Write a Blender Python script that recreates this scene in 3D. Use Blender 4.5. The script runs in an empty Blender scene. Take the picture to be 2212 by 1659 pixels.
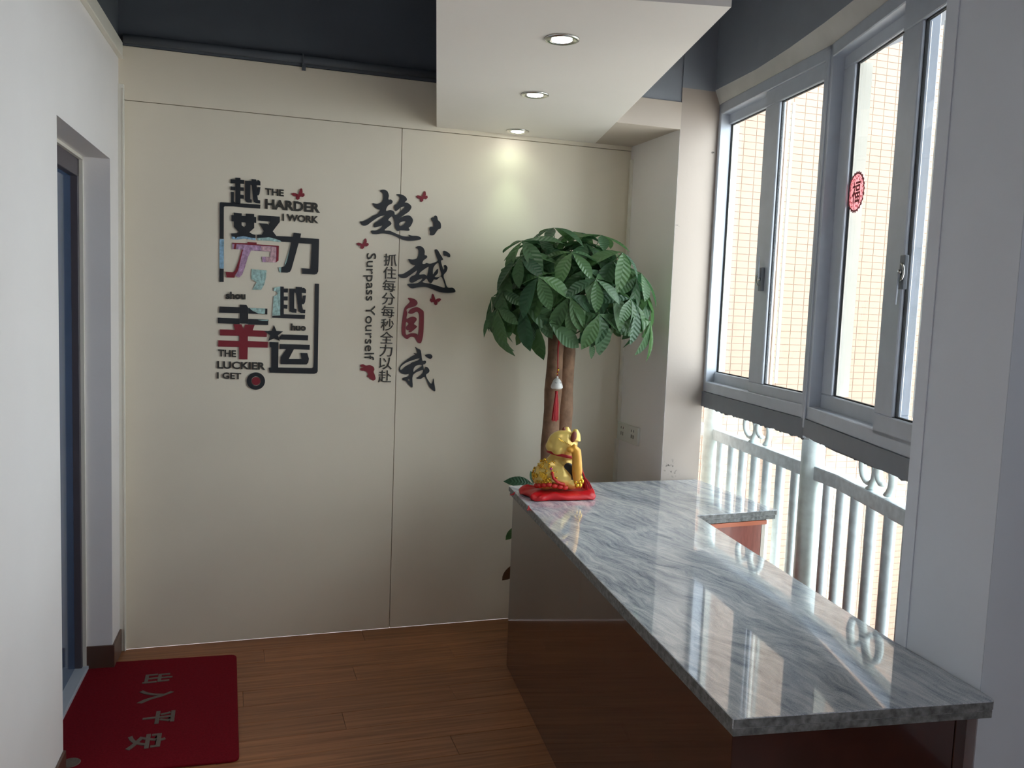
import bpy, bmesh, math, random
from math import sin, cos, pi, radians, sqrt, atan2
from mathutils import Vector, Matrix, Euler
random.seed(7)
SC = bpy.context.scene
COL = SC.collection
# ------------------------------------------------------------------ camera
FPX, CXP, CYP = 1860.0, 1106.0, 829.5
HC = 1.5
YAW, PIT, ROL = radians(18.3), radians(-5.3), radians(2.2)
FW = Vector((sin(YAW)*cos(PIT), cos(YAW)*cos(PIT), sin(PIT)))
R0 = Vector((cos(YAW), -sin(YAW), 0)); U0 = R0.cross(FW)
RT = R0*cos(ROL) + U0*sin(ROL); UP = -R0*sin(ROL) + U0*cos(ROL)
CAM = Vector((0, 0, HC))
cd = bpy.data.cameras.new('camera'); cam = bpy.data.objects.new('camera', cd); COL.objects.link(cam)
cam.matrix_world = Matrix(((RT.x, UP.x, -FW.x, 0), (RT.y, UP.y, -FW.y, 0), (RT.z, UP.z, -FW.z, HC), (0, 0, 0, 1)))
cd.sensor_width = 36; cd.lens = 36*FPX/2212; cd.clip_start = .02
SC.camera = cam
# ------------------------------------------------------------------ world, sun, exposure
W = bpy.data.worlds.new('world'); SC.world = W; W.use_nodes = True
bg = W.node_tree.nodes['Background']; bg.inputs[0].default_value = (.87, .93, 1.0, 1); bg.inputs[1].default_value = 6.2
sd = bpy.data.lights.new('sun', 'SUN'); sd.energy = .7; sd.color = (1, .93, .82); sd.angle = .02
sun = bpy.data.objects.new('sun', sd); COL.objects.link(sun)
sun.rotation_euler = Vector((.12, .66, -.74)).to_track_quat('-Z', 'Y').to_euler()
def portal(name, c, n, sx, sz):
    l = bpy.data.lights.new(name, 'AREA'); l.shape = 'RECTANGLE'; l.size = sx; l.size_y = sz
    l.cycles.is_portal = True
    o = bpy.data.objects.new(name, l); COL.objects.link(o); o.location = c
    o.rotation_euler = Vector(n).to_track_quat('-Z', 'Z').to_euler(); return o
portal('portal_window', (2.35, 2.45, 1.2), (-.99, .1, 0), 2.4, 2.6)
portal('portal_side', (2.25, -1.37, 1.85), (-1, 0, 0), 1.2, 1.45)
SC.view_settings.view_transform = 'Standard'; SC.view_settings.look = 'None'
SC.view_settings.gamma = 1; SC.view_settings.use_curve_mapping = False
SC.view_settings.exposure = 0.43
SC.cycles.max_bounces = 10; SC.cycles.diffuse_bounces = 5; SC.cycles.transparent_max_bounces = 16
SC.cycles.use_denoising = True; SC.cycles.caustics_reflective = False; SC.cycles.caustics_refractive = False
SC.cycles.sample_clamp_indirect = 6

# ------------------------------------------------------------------ helpers
def ray(x, y): return FW*FPX + RT*(x-CXP) - UP*(y-CYP)
def atz(x, y, z): d = ray(x, y); return CAM + d*((z-HC)/d.z)
def aty(x, y, Y): d = ray(x, y); return CAM + d*(Y/d.y)
def onp(x, y, p, n): d = ray(x, y); p = Vector(p); n = Vector(n); return CAM + d*(((p-CAM).dot(n))/d.dot(n))
def lin(c):
    c = [v/255 for v in c]
    return tuple(v/12.92 if v <= .04045 else ((v+.055)/1.055)**2.4 for v in c)
MATS = {}
def mat(name, rgb, rough=.5, metal=0, var=.06, scale=8, bump=0, bscale=60, spec=.5, coat=0, coatr=.03, trans=0, emit=None, estr=0, srgb=True):
    if name in MATS: return MATS[name]
    m = bpy.data.materials.new(name); m.use_nodes = True; nt = m.node_tree; N = nt.nodes; L = nt.links
    b = N['Principled BSDF']; col = lin(rgb) if srgb else rgb
    b.inputs['Roughness'].default_value = rough; b.inputs['Metallic'].default_value = metal
    b.inputs['Specular IOR Level'].default_value = spec
    b.inputs['Coat Weight'].default_value = coat; b.inputs['Coat Roughness'].default_value = coatr
    tc = N.new('ShaderNodeTexCoord')
    nz = N.new('ShaderNodeTexNoise'); nz.inputs['Scale'].default_value = scale; nz.inputs['Detail'].default_value = 5
    L.new(tc.outputs['Object'], nz.inputs['Vector'])
    rp = N.new('ShaderNodeValToRGB'); rp.color_ramp.elements[0].position = .3; rp.color_ramp.elements[1].position = .7
    rp.color_ramp.elements[0].color = (*[max(0, c*(1-var)) for c in col], 1); rp.color_ramp.elements[1].color = (*[min(1, c*(1+var)) for c in col], 1)
    L.new(nz.outputs['Fac'], rp.inputs['Fac']); L.new(rp.outputs['Color'], b.inputs['Base Color'])
    if bump:
        n2 = N.new('ShaderNodeTexNoise'); n2.inputs['Scale'].default_value = bscale; n2.inputs['Detail'].default_value = 4
        L.new(tc.outputs['Object'], n2.inputs['Vector'])
        bp = N.new('ShaderNodeBump'); bp.inputs['Strength'].default_value = bump; bp.inputs['Distance'].default_value = .002
        L.new(n2.outputs['Fac'], bp.inputs['Height']); L.new(bp.outputs['Normal'], b.inputs['Normal'])
    if emit:
        b.inputs['Emission Color'].default_value = (*emit, 1); b.inputs['Emission Strength'].default_value = estr
    MATS[name] = m; return m
def nodes(m): return m.node_tree.nodes, m.node_tree.links, m.node_tree.nodes['Principled BSDF']

def tag(o, label=None, cat=None, group=None, kind=None):
    if label: o['label'] = label
    if cat: o['category'] = cat
    if group: o['group'] = group
    if kind: o['kind'] = kind
    return o
def empty(name, loc=(0, 0, 0), label=None, cat=None, group=None, kind=None):
    o = bpy.data.objects.new(name, None); COL.objects.link(o); o.location = loc; o.empty_display_size = .05
    return tag(o, label, cat, group, kind)
def link(name, me, m=None, parent=None, loc=None):
    if m is not None and not me.materials: me.materials.append(m)
    o = bpy.data.objects.new(name, me); COL.objects.link(o)
    if loc is not None: o.location = loc
    if parent is not None:
        o.parent = parent
        P = parent; off = Vector((0, 0, 0))
        while P is not None: off += P.location; P = P.parent
        if loc is None: o.location = -off      # mesh data are in world coordinates
        else: o.location = Vector(loc) - off
    return o
class MB:
    def __init__(s): s.bm = bmesh.new()
    def verts_faces(s, vs, fs):
        v = [s.bm.verts.new(p) for p in vs]
        for f in fs:
            try: s.bm.faces.new([v[i] for i in f])
            except ValueError: pass
        return v
    def box(s, x0, x1, y0, y1, z0, z1):
        s.verts_faces([(x0,y0,z0),(x1,y0,z0),(x1,y1,z0),(x0,y1,z0),(x0,y0,z1),(x1,y0,z1),(x1,y1,z1),(x0,y1,z1)],
                      [(3,2,1,0),(4,5,6,7),(0,1,5,4),(1,2,6,5),(2,3,7,6),(3,0,4,7)]); return s
    def obox(s, p, q, w0, w1, z0, z1):
        """box along p->q (xy), spanning w0..w1 to the side (right-hand side of p->q is negative), z0..z1"""
        p = Vector((p[0], p[1], 0)); q = Vector((q[0], q[1], 0)); d = (q-p).normalized(); n = Vector((-d.y, d.x, 0))
        a, b, c, e = p+n*w0, q+n*w0, q+n*w1, p+n*w1
        s.verts_faces([(v.x, v.y, z0) for v in (a, b, c, e)]+[(v.x, v.y, z1) for v in (a, b, c, e)],
                      [(3,2,1,0),(4,5,6,7),(0,1,5,4),(1,2,6,5),(2,3,7,6),(3,0,4,7)]); return s
    def prism(s, pts, off):
        """closed polygon of 3D points extruded by off"""
        off = Vector(off); n = len(pts); a = [Vector(p) for p in pts]
        v = [s.bm.verts.new(p) for p in a]+[s.bm.verts.new(p+off) for p in a]
        f1 = s.bm.faces.new(v[:n]); f2 = s.bm.faces.new(v[n:][::-1])
        for i in range(n): s.bm.faces.new([v[i], v[n+i], v[n+(i+1) % n], v[(i+1) % n]])
        bmesh.ops.triangulate(s.bm, faces=[f1, f2]); return s
    def tube(s, pts, r, seg=8, cap=True, flat=1.0):
        pts = [Vector(p) for p in pts]; n = len(pts); rs = r if isinstance(r, (list, tuple)) else [r]*n
        rings = []; prev = None
        for i, p in enumerate(pts):
            t = (pts[min(i+1, n-1)]-pts[max(i-1, 0)]).normalized()
            if prev is None:
                a = t.orthogonal().normalized() if abs(t.z) > .9 else t.cross(Vector((0, 0, 1))).normalized()
            else: a = (prev - t*prev.dot(t)).normalized()
            prev = a; b = t.cross(a)
            rings.append([s.bm.verts.new(p + (a*cos(2*pi*k/seg) + b*sin(2*pi*k/seg)*flat)*rs[i]) for k in range(seg)])
        for i in range(n-1):
            for k in range(seg): s.bm.faces.new([rings[i][k], rings[i][(k+1) % seg], rings[i+1][(k+1) % seg], rings[i+1][k]])
        if cap: s.bm.faces.new(rings[0][::-1]); s.bm.faces.new(rings[-1])
        return s
    def lathe(s, prof, c=(0, 0, 0), seg=24, M=None):
        """prof: list of (r,z)"""
        c = Vector(c); rings = []
        for r, z in prof:
            rings.append([Vector((r*cos(2*pi*k/seg), r*sin(2*pi*k/seg), z)) for k in range(seg)])
        T = (lambda v: c + (M @ v if M else v))
        rv = [[s.bm.verts.new(T(v)) for v in rg] for rg in rings]
        for i in range(len(rv)-1):
            for k in range(seg): s.bm.faces.new([rv[i][k], rv[i][(k+1) % seg], rv[i+1][(k+1) % seg], rv[i+1][k]])
        if prof[0][0] > 1e-6: s.bm.faces.new(rv[0][::-1])
        if prof[-1][0] > 1e-6: s.bm.faces.new(rv[-1])
        bmesh.ops.remove_doubles(s.bm, verts=[v for r_ in rv for v in r_], dist=1e-6); return s
    def ball(s, c, r, M=None, u=16, v=10):
        r = Vector(r) if isinstance(r, (list, tuple, Vector)) else Vector((r, r, r))
        Mx = Matrix.Translation(Vector(c)) @ ((M.to_4x4() if M else Matrix.Identity(4))) @ Matrix.Diagonal((r.x, r.y, r.z, 1))
        bmesh.ops.create_uvsphere(s.bm, u_segments=u, v_segments=v, radius=1, matrix=Mx); return s
    def build(s, name, m=None, parent=None, bevel=0, smooth=False, origin=True, bseg=2, recalc=True):
        if recalc: bmesh.ops.recalc_face_normals(s.bm, faces=s.bm.faces[:])
        if bevel: bmesh.ops.bevel(s.bm, geom=[e for e in s.bm.edges if len(e.link_faces) == 2 and e.calc_face_angle(0) > .6], offset=bevel, segments=bseg, affect='EDGES', profile=.6)
        me = bpy.data.meshes.new(name)
        loc = None
        if origin and len(s.bm.verts):
            vs = [v.co for v in s.bm.verts]
            loc = Vector(((min(v.x for v in vs)+max(v.x for v in vs))/2, (min(v.y for v in vs)+max(v.y for v in vs))/2, min(v.z for v in vs)))
            bmesh.ops.translate(s.bm, verts=s.bm.verts[:], vec=-loc)
        s.bm.to_mesh(me); s.bm.free()
        if smooth:
            for p in me.polygons: p.use_smooth = True
        return link(name, me, m, parent, loc)
def struct(o): return tag(o, kind='structure')
def copy_tree(o, parent=None):
    c = o.copy(); COL.objects.link(c); c.parent = parent
    for ch in list(o.children): copy_tree(ch, c)
    return c

# ------------------------------------------------------------------ materials
M_wall = mat('cream_wall_board', (236, 226, 206), .55, var=.02, scale=3, bump=.08, bscale=120)
M_white = mat('white_plaster', (240, 236, 234), .7, var=.015, scale=4, bump=.12, bscale=80)
M_dark = mat('charcoal_paint', (88, 94, 102), .8, var=.06, scale=5, bump=.2, bscale=90)
M_beam = mat('charcoal_paint_lit', (150, 156, 166), .7, var=.05, scale=5, bump=.2, bscale=90)  # charcoal paint lightened; the window glare on the beam is put into the colour
M_soff = mat('grey_plaster', (212, 210, 204), .7, var=.08, scale=6, bump=.2, bscale=50)
M_trim = mat('white_trim', (232, 228, 216), .45, var=.02)
M_alu = mat('grey_aluminium', (198, 205, 216), .38, metal=.15, var=.04, scale=20)
M_alud = mat('dark_grey_aluminium', (130, 136, 144), .45, metal=.1, var=.04, scale=20)
M_gask = mat('black_gasket', (36, 38, 42), .6)
M_chrome = mat('chrome', (210, 210, 205), .2, metal=1, var=.02)
M_steel = mat('painted_steel_rail', (206, 218, 222), .45, metal=.15, var=.12, scale=40, bump=.1)
M_navy = mat('navy_glass', (66, 86, 116), .08, var=.1, spec=.5)
M_doorf = mat('brown_grey_door_frame', (84, 78, 84), .5)
M_base = mat('dark_brown_baseboard', (92, 66, 54), .35, var=.12, scale=12)
M_black = mat('black_acrylic', (26, 32, 38), .35, var=.05)
M_blackt = mat('black_foam_letter', (48, 46, 40), .5, var=.05)
M_red = mat('red_acrylic', (132, 26, 42), .35, var=.05)
M_mat = mat('red_carpet_pile', (118, 18, 30), .95, var=.14, scale=120, bump=.6, bscale=400, spec=.1)
M_matl = mat('grey_pile_letter', (112, 100, 92), .95, var=.1, scale=200, bump=.6, bscale=400, spec=.1)
M_cable = mat('white_plastic', (222, 222, 214), .35, var=.01)
M_slot = mat('dark_slot', (30, 30, 30), .5)

def foil(name, rgb):
    m = mat(name, rgb, .28, metal=.75, var=.35, scale=70, bump=1.0, bscale=90); return m
M_foilb = foil('pale_blue_foil', (150, 190, 215)); M_foilg = foil('silver_green_foil', (170, 205, 200)); M_foilp = foil('mauve_foil', (190, 158, 190)); M_foilr = foil('pink_silver_foil', (205, 172, 178))

def granite():
    m = bpy.data.materials.new('grey_streaked_granite'); m.use_nodes = True; N, L, b = nodes(m)
    tc = N.new('ShaderNodeTexCoord'); mp = N.new('ShaderNodeMapping'); mp.vector_type = 'TEXTURE'
    mp.inputs['Rotation'].default_value = (0, 0, radians(-80))
    L.new(tc.outputs['Object'], mp.inputs['Vector'])
    wz = N.new('ShaderNodeTexNoise'); wz.inputs['Scale'].default_value = 2.2; wz.inputs['Detail'].default_value = 3
    L.new(mp.outputs['Vector'], wz.inputs['Vector'])
    mx = N.new('ShaderNodeMixRGB'); mx.blend_type = 'ADD'; mx.inputs[0].default_value = .26
    L.new(mp.outputs['Vector'], mx.inputs[1]); L.new(wz.outputs['Color'], mx.inputs[2])
    s1 = N.new('ShaderNodeMapping'); s1.inputs['Scale'].default_value = (9.0, 70, 50)
    L.new(mx.outputs['Color'], s1.inputs['Vector'])
    n1 = N.new('ShaderNodeTexNoise'); n1.inputs['Scale'].default_value = 1; n1.inputs['Detail'].default_value = 8; n1.inputs['Roughness'].default_value = .76; n1.inputs['Distortion'].default_value = .5
    L.new(s1.outputs['Vector'], n1.inputs['Vector'])
    s2 = N.new('ShaderNodeMapping'); s2.inputs['Scale'].default_value = (2.0, 14, 10)
    L.new(mx.outputs['Color'], s2.inputs['Vector'])
    n2 = N.new('ShaderNodeTexNoise'); n2.inputs['Scale'].default_value = 1; n2.inputs['Detail'].default_value = 4; n2.inputs['Distortion'].default_value = 1.2
    L.new(s2.outputs['Vector'], n2.inputs['Vector'])
    n3 = N.new('ShaderNodeTexNoise'); n3.inputs['Scale'].default_value = 420; n3.inputs['Detail'].default_value = 3
    L.new(tc.outputs['Object'], n3.inputs['Vector'])
    a = N.new('ShaderNodeMath'); a.operation = 'MULTIPLY_ADD'; a.inputs[1].default_value = .52
    L.new(n1.outputs['Fac'], a.inputs[0]); 
    a2 = N.new('ShaderNodeMath'); a2.operation = 'MULTIPLY_ADD'; a2.inputs[1].default_value = .34
    L.new(n2.outputs['Fac'], a2.inputs[0]); 
    a3 = N.new('ShaderNodeMath'); a3.operation = 'MULTIPLY'; a3.inputs[1].default_value = .24; L.new(n3.outputs['Fac'], a3.inputs[0])
    L.new(a3.outputs[0], a2.inputs[2]); L.new(a2.outputs[0], a.inputs[2])
    rp = N.new('ShaderNodeValToRGB'); e = rp.color_ramp.elements
    e[0].position = .42; e[0].color = (*lin((112, 121, 132)), 1); e[1].position = .66; e[1].color = (*lin((232, 234, 234)), 1)
    k = e.new(.50); k.color = (*lin((164, 172, 182)), 1); k = e.new(.57); k.color = (*lin((196, 202, 208)), 1)
    L.new(a.outputs[0], rp.inputs['Fac']); L.new(rp.outputs['Color'], b.inputs['Base Color'])
    b.inputs['Roughness'].default_value = .05; b.inputs['IOR'].default_value = 1.55
    b.inputs['Coat Weight'].default_value = .35; b.inputs['Coat Roughness'].default_value = .02
    return m
M_gran = granite()
def granite_edge():
    m = mat('rough_granite_edge', (112, 116, 116), .45, var=.55, scale=70, bump=.6, bscale=140); return m
M_grane = granite_edge()
def wood(name, c1, c2, sx, sy, rough, coat=0, coatr=.03, rot=0):
    m = bpy.data.materials.new(name); m.use_nodes = True; N, L, b = nodes(m)
    tc = N.new('ShaderNodeTexCoord'); mp = N.new('ShaderNodeMapping'); mp.inputs['Scale'].default_value = (sx, sy, 12); mp.inputs['Rotation'].default_value = (0, 0, rot)
    oi = N.new('ShaderNodeObjectInfo'); ad = N.new('ShaderNodeVectorMath'); ad.operation = 'ADD'
    ml = N.new('ShaderNodeMath'); ml.operation = 'MULTIPLY'; ml.inputs[1].default_value = 31
    L.new(oi.outputs['Random'], ml.inputs[0]); L.new(tc.outputs['Object'], ad.inputs[0]); L.new(ml.outputs[0], ad.inputs[1])
    L.new(ad.outputs[0], mp.inputs['Vector'])
    nz = N.new('ShaderNodeTexNoise'); nz.inputs['Scale'].default_value = 1; nz.inputs['Detail'].default_value = 6; nz.inputs['Distortion'].default_value = .6
    L.new(mp.outputs['Vector'], nz.inputs['Vector'])
    rp = N.new('ShaderNodeValToRGB'); rp.color_ramp.elements[0].position = .35; rp.color_ramp.elements[1].position = .65
    rp.color_ramp.elements[0].color = (*lin(c1), 1); rp.color_ramp.elements[1].color = (*lin(c2), 1)
    L.new(nz.outputs['Fac'], rp.inputs['Fac'])
    hv = N.new('ShaderNodeHueSaturation'); mr = N.new('ShaderNodeMapRange'); mr.inputs['To Min'].default_value = .92; mr.inputs['To Max'].default_value = 1.08
    L.new(oi.outputs['Random'], mr.inputs['Value']); L.new(mr.outputs[0], hv.inputs['Value']); L.new(rp.outputs['Color'], hv.inputs['Color'])
    L.new(hv.outputs['Color'], b.inputs['Base Color'])
    b.inputs['Roughness'].default_value = rough; b.inputs['Coat Weight'].default_value = coat; b.inputs['Coat Roughness'].default_value = coatr
    return m
M_floor = wood('oak_laminate', (132, 82, 50), (166, 110, 72), 2.5, 60, .38)
M_cab = wood('dark_maroon_laminate', (46, 22, 20), (60, 30, 26), 20, 3, .12, coat=.8, coatr=.04)
M_cab2 = wood('reddish_brown_laminate', (132, 66, 56), (158, 84, 70), 60, 3, .35, coat=.2)
M_cabo = mat('orange_brown_edge_band', (196, 108, 74), .4)

def glass_mat(name, tint, refl=1.0):
    m = bpy.data.materials.new(name); m.use_nodes = True; nt = m.node_tree; N = nt.nodes; L = nt.links
    N.remove(N['Principled BSDF']); out = N['Material Output']
    t = N.new('ShaderNodeBsdfTransparent'); t.inputs[0].default_value = (*tint, 1)
    g = N.new('ShaderNodeBsdfGlossy'); g.inputs['Roughness'].default_value = .01
    lw = N.new('ShaderNodeLayerWeight'); lw.inputs[0].default_value = .5
    pw = N.new('ShaderNodeMath'); pw.operation = 'POWER'; pw.inputs[1].default_value = 4; L.new(lw.outputs['Facing'], pw.inputs[0])
    fr = N.new('ShaderNodeMath'); fr.operation = 'MULTIPLY_ADD'; fr.inputs[1].default_value = .6; fr.inputs[2].default_value = .03; L.new(pw.outputs[0], fr.inputs[0])
    nz = N.new('ShaderNodeTexNoise'); nz.inputs['Scale'].default_value = 3; bp = N.new('ShaderNodeBump'); bp.inputs['Strength'].default_value = .02
    L.new(nz.outputs['Fac'], bp.inputs['Height']); L.new(bp.outputs['Normal'], g.inputs['Normal'])
    mul = N.new('ShaderNodeMath'); mul.operation = 'MULTIPLY'; mul.inputs[1].default_value = refl; L.new(fr.outputs[0], mul.inputs[0])
    mx = N.new('ShaderNodeMixShader'); L.new(mul.outputs[0], mx.inputs[0]); L.new(t.outputs[0], mx.inputs[1]); L.new(g.outputs[0], mx.inputs[2])
    L.new(mx.outputs[0], out.inputs[0]); return m
M_glass = glass_mat('window_glass', (.95, .97, .96))

# ------------------------------------------------------------------ room shell
D = 3.797            # back wall
YC = 3.332           # face of the column beside the window
ZS = 2.262           # underside of the lowered ceiling slab
ZCEIL = 3.05
XN = 1.815           # side of the niche
# floor: boards running along the back wall
fl = struct(MB().box(-3.2, 2.6, -2.7, D+.05, -.06, -.012).build('floor', M_base))
bw = .128; y = D; row = 0
pl_me = {}
def plank_mesh(L_):
    k = round(L_, 3)
    if k not in pl_me:
        b = MB(); b.box(-L_/2+.0006, L_/2-.0006, -bw/2+.0006, bw/2-.0006, -.012, 0)
        bmesh.ops.bevel(b.bm, geom=[e for e in b.bm.edges if e.verts[0].co.z > -.001 and e.verts[1].co.z > -.001], offset=.0009, segments=1, affect='EDGES')
        me = bpy.data.meshes.new('floor_board'); b.bm.to_mesh(me); b.bm.free(); me.materials.append(M_floor); pl_me[k] = me
    return pl_me[k]
X0F, X1F = -.62, 1.6
while y > .9:
    yc = y-bw/2; x = X0F - (row*.43 % 1.2)
    while x < X1F:
        a, b_ = max(x, X0F), min(x+1.2, X1F)
        if b_-a > .05:
            link('floor_board', plank_mesh(b_-a), None, fl, ((a+b_)/2, yc, 0))
        x += 1.2
    y -= bw; row += 1
fb = tag(MB().box(-.62, 2.1, -2.6, y, -.012, 0).build('floor_boards_behind', M_floor, fl), kind='stuff')
fb2 = tag(MB().box(1.6, 2.3, y, D, -.012, 0).build('floor_boards_behind', M_floor, fl), kind='stuff')
fb3 = tag(MB().box(-3.1, -.62, -2.6, D, -.012, 0).build('floor_boards_behind', M_floor, fl), kind='stuff')

# back wall of boards with fine joints
wb = struct(MB().box(-.6, 2.1, D+.02, D+.12, 0, ZCEIL).build('wall_back', M_white))
sx = (aty(872, 278, D).x + aty(838, 1359, D).x)/2
def panel(x0, x1, z0, z1, name='wall_panel', m=None):
    g = .0012
    b = MB().box(x0+g, x1-g, D, D+.02, z0+g, z1-g)
    return b.build(name, m or M_wall, wb, bevel=.0012, bseg=1)
panel(-.44, sx, 0, 2.243); panel(sx, XN+.01, 0, 2.243); panel(-.44, XN+.01, 2.243, 2.452)
tag(panel(-.44, 2.0, 2.452, ZCEIL, 'upper_band', M_dark), label='charcoal painted upper band')

# left wall (slightly out of square) with the doorway
aL = radians(2.8); dL = Vector((sin(aL), cos(aL), 0)); cL = Vector((-.42, D, 0))
def LW(s, w=0): p = cL - dL*s + Vector((-dL.y, dL.x, 0))*w; return (p.x, p.y)   # s metres from the back corner towards the camera, w into the wall
nL = Vector((dL.y, -dL.x, 0))
def ls(px, py): return (cL - onp(px, py, cL, nL)).dot(dL)
S1, S2 = ls(239, 600), ls(128, 800)        # doorway, far and near edges
ZD = 1.985; TH = .10
wl = MB()
wl.obox(LW(0), LW(S1), 0, -TH, 0, 2.43); wl.obox(LW(S2), LW(6.5), 0, -TH, 0, 2.43); wl.obox(LW(S1), LW(S2), 0, -TH, ZD, 2.43)
wl = struct(wl.build('wall_left', M_white))
tag(MB().obox(LW(0), LW(6.5), 0, -TH, 2.43, ZCEIL).build('upper_band', M_dark, wl), label='charcoal painted upper band')
b = MB(); b.obox(LW(.0), LW(6.4), .016, 0, 2.405, 2.462); b.obox(LW(.0), LW(6.4), .02, 0, 2.399, 2.407)
struct(b.build('trim_1', M_trim, bevel=.002, bseg=1))
# skirting on the left wall and in the doorway
b = MB(); b.obox(LW(.02), LW(S1), .008, 0, 0, .098); b.obox(LW(S1-.0), LW(S1+.008), .008, -TH, 0, .098); b.obox(LW(S2), LW(6.3), .008, 0, 0, .098)
struct(b.build('baseboard_left', M_base, bevel=.0015, bseg=1))
# corner bead of the back wall
b = MB(); b.box(-.436, -.399, D-.016, D, 0.0, 2.30); b.box(-.405, -.398, D-.02, D, 0.0, 2.285)
struct(b.build('trim_2', M_trim, bevel=.0015, bseg=1))
# door in the doorway
dr = struct(empty('door_1', (*LW((S1+S2)/2, 0), 0)))
b = MB(); b.obox(LW(S1), LW(S1+.012), -.092, -.105, 0, ZD); b.obox(LW(S1), LW(S2), -.092, -.105, ZD-.012, ZD); b.obox(LW(S2-.012), LW(S2), -.092, -.105, 0, ZD)
tag(b.build('casing_strip', M_trim, dr), label='pale strip round the door frame')
b = MB(); b.obox(LW(S1+.0), LW(S1+.03), -.105, -.16, 0, ZD); b.obox(LW(S1), LW(S2), -.105, -.16, ZD-.075, ZD); b.obox(LW(S2-.05), LW(S2), -.105, -.16, 0, ZD)
b.build('door_frame', M_doorf, dr, bevel=.002, bseg=1)
MB().obox(LW(S1+.03), LW(S2-.05), -.13, -.142, .02, ZD-.075).build('door_glass', M_navy, dr)
b = MB(); b.obox(LW(S1+.0), LW(S2-.0), -.085, -.17, 0, .022)
tag(b.build('threshold', M_alu, dr, bevel=.003), label='grey metal threshold')

# niche side, column, header and soffit
SM = mat('white_paint_darkened', (184, 172, 162), .7, var=.015, scale=4, bump=.12, bscale=80)  # darker copy of the header's white; weaker window light put into the colour
def stained(m):
    N, L, b = nodes(m); tc = N.new('ShaderNodeTexCoord')
    geo = N.new('ShaderNodeNewGeometry')
    nz = N.new('ShaderNodeTexNoise'); nz.inputs['Scale'].default_value = 75; nz.inputs['Detail'].default_value = 6
    L.new(geo.outputs['Position'], nz.inputs['Vector'])
    prev = b.inputs['Base Color'].links[0].from_socket
    tot = None
    for (px, py, r) in ((1541, 326, .016), (1462, 490, .012), (1447, 1010, .034), (1458, 1022, .02)):
        c = aty(px, py, YC)
        d = N.new('ShaderNodeVectorMath'); d.operation = 'DISTANCE'; d.inputs[1].default_value = c; L.new(geo.outputs['Position'], d.inputs[0])
        mr = N.new('ShaderNodeMapRange'); mr.inputs['From Min'].default_value = r*.5; mr.inputs['From Max'].default_value = r*1.25; mr.inputs['To Min'].default_value = 1; mr.inputs['To Max'].default_value = 0
        L.new(d.outputs['Value'], mr.inputs['Value'])
        if tot is None: tot = mr.outputs[0]
        else:
            mm = N.new('ShaderNodeMath'); mm.operation = 'MAXIMUM'; L.new(tot, mm.inputs[0]); L.new(mr.outputs[0], mm.inputs[1]); tot = mm.outputs[0]
    rr = N.new('ShaderNodeMapRange'); rr.inputs['From Min'].default_value = .56; rr.inputs['From Max'].default_value = .66; L.new(nz.outputs['Fac'], rr.inputs['Value'])
    mu = N.new('ShaderNodeMath'); mu.operation = 'MULTIPLY'; L.new(rr.outputs[0], mu.inputs[0]); L.new(tot, mu.inputs[1])
    mx = N.new('ShaderNodeMixRGB'); L.new(mu.outputs[0], mx.inputs[0]); L.new(prev, mx.inputs[1]); mx.inputs[2].default_value = (*lin((96, 90, 84)), 1)
    L.new(mx.outputs[0], b.inputs['Base Color'])
stained(SM)
XW = 1.992
wc = struct(MB().box(XN-.006, XW, YC, D+.03, 0, 2.436).build('wall_window_column', SM))
wc.name = 'wall_column'
struct(MB().box(XN-.0075, XN-.006, YC+.0005, D+.02, 0, ZS+.02).build('wall_niche', M_white))  # whiter sheet over the column's side, its brightness put into the colour
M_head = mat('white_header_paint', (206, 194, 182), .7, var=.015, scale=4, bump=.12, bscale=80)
struct(MB().box(.95, XN-.006, YC, D, ZS+.001, 2.375).build('wall_header', M_head))
struct(MB().box(.95, XN-.006, YC+.004, D, 2.375, ZCEIL).build('wall_header_upper', M_beam))
struct(MB().box(XN-.006, 2.2, YC, D+.03, 2.436, ZCEIL).build('wall_column_upper', M_beam))
# cable trunking in the niche corner
b = MB(); b.box(XN-.018, XN-.006, D-.03, D-.012, .955, 2.2); b.box(XN-.02, XN-.006, D-.022, D, .2, .865)
struct(b.build('trim_3', M_trim))
# lowered ceiling slab
sv = Vector((.228, .974, 0)); sp = Vector((.974, -.228, 0))
NRc = atz(1580, 15, ZS); wd = .737
nl = NRc - sp*wd
fl_ = aty(943, 275, D); fr_ = NRc + sv*((D-NRc.y)/sv.y)
slab = [Vector((nl.x, nl.y, ZS)), Vector((NRc.x, NRc.y, ZS)), Vector((fr_.x, D-.001, ZS)), Vector((fl_.x, D-.001, ZS))]
M_slab = mat('white_slab_paint', (248, 244, 238), .6, var=.015, scale=2.5, bump=.06, bscale=60)
st = struct(MB().prism(slab, (0, 0, .10)).build('ceiling_slab', M_slab)); st.name = 'ceiling_lowered'
# structural ceiling
struct(MB().box(-3.2, 2.6, -2.7, D+.12, ZCEIL, ZCEIL+.1).build('ceiling', M_dark))
# pipe along the top of the back wall
pp = empty('ceiling_pipe', (.2, D-.02, 2.475), 'charcoal painted conduit pipe along the top of the back wall', 'pipe')
b = MB(); b.tube([(-.40, D-.019, 2.474), (.2, D-.019, 2.477), (.86, D-.019, 2.479)], .017, 12); b.build('pipe', M_dark, pp, smooth=True)
cp = aty(655, 138, D-.03)
b = MB(); b.tube([(cp.x, D-.019+.019*cos(t), 2.477+.021*sin(t)) for t in [k*pi/6 for k in range(13)]], .0035, 6); b.box(cp.x-.003, cp.x+.012, D-.012, D-.001, 2.435, 2.462); b.build('pipe_clip', M_dark, pp)

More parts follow.
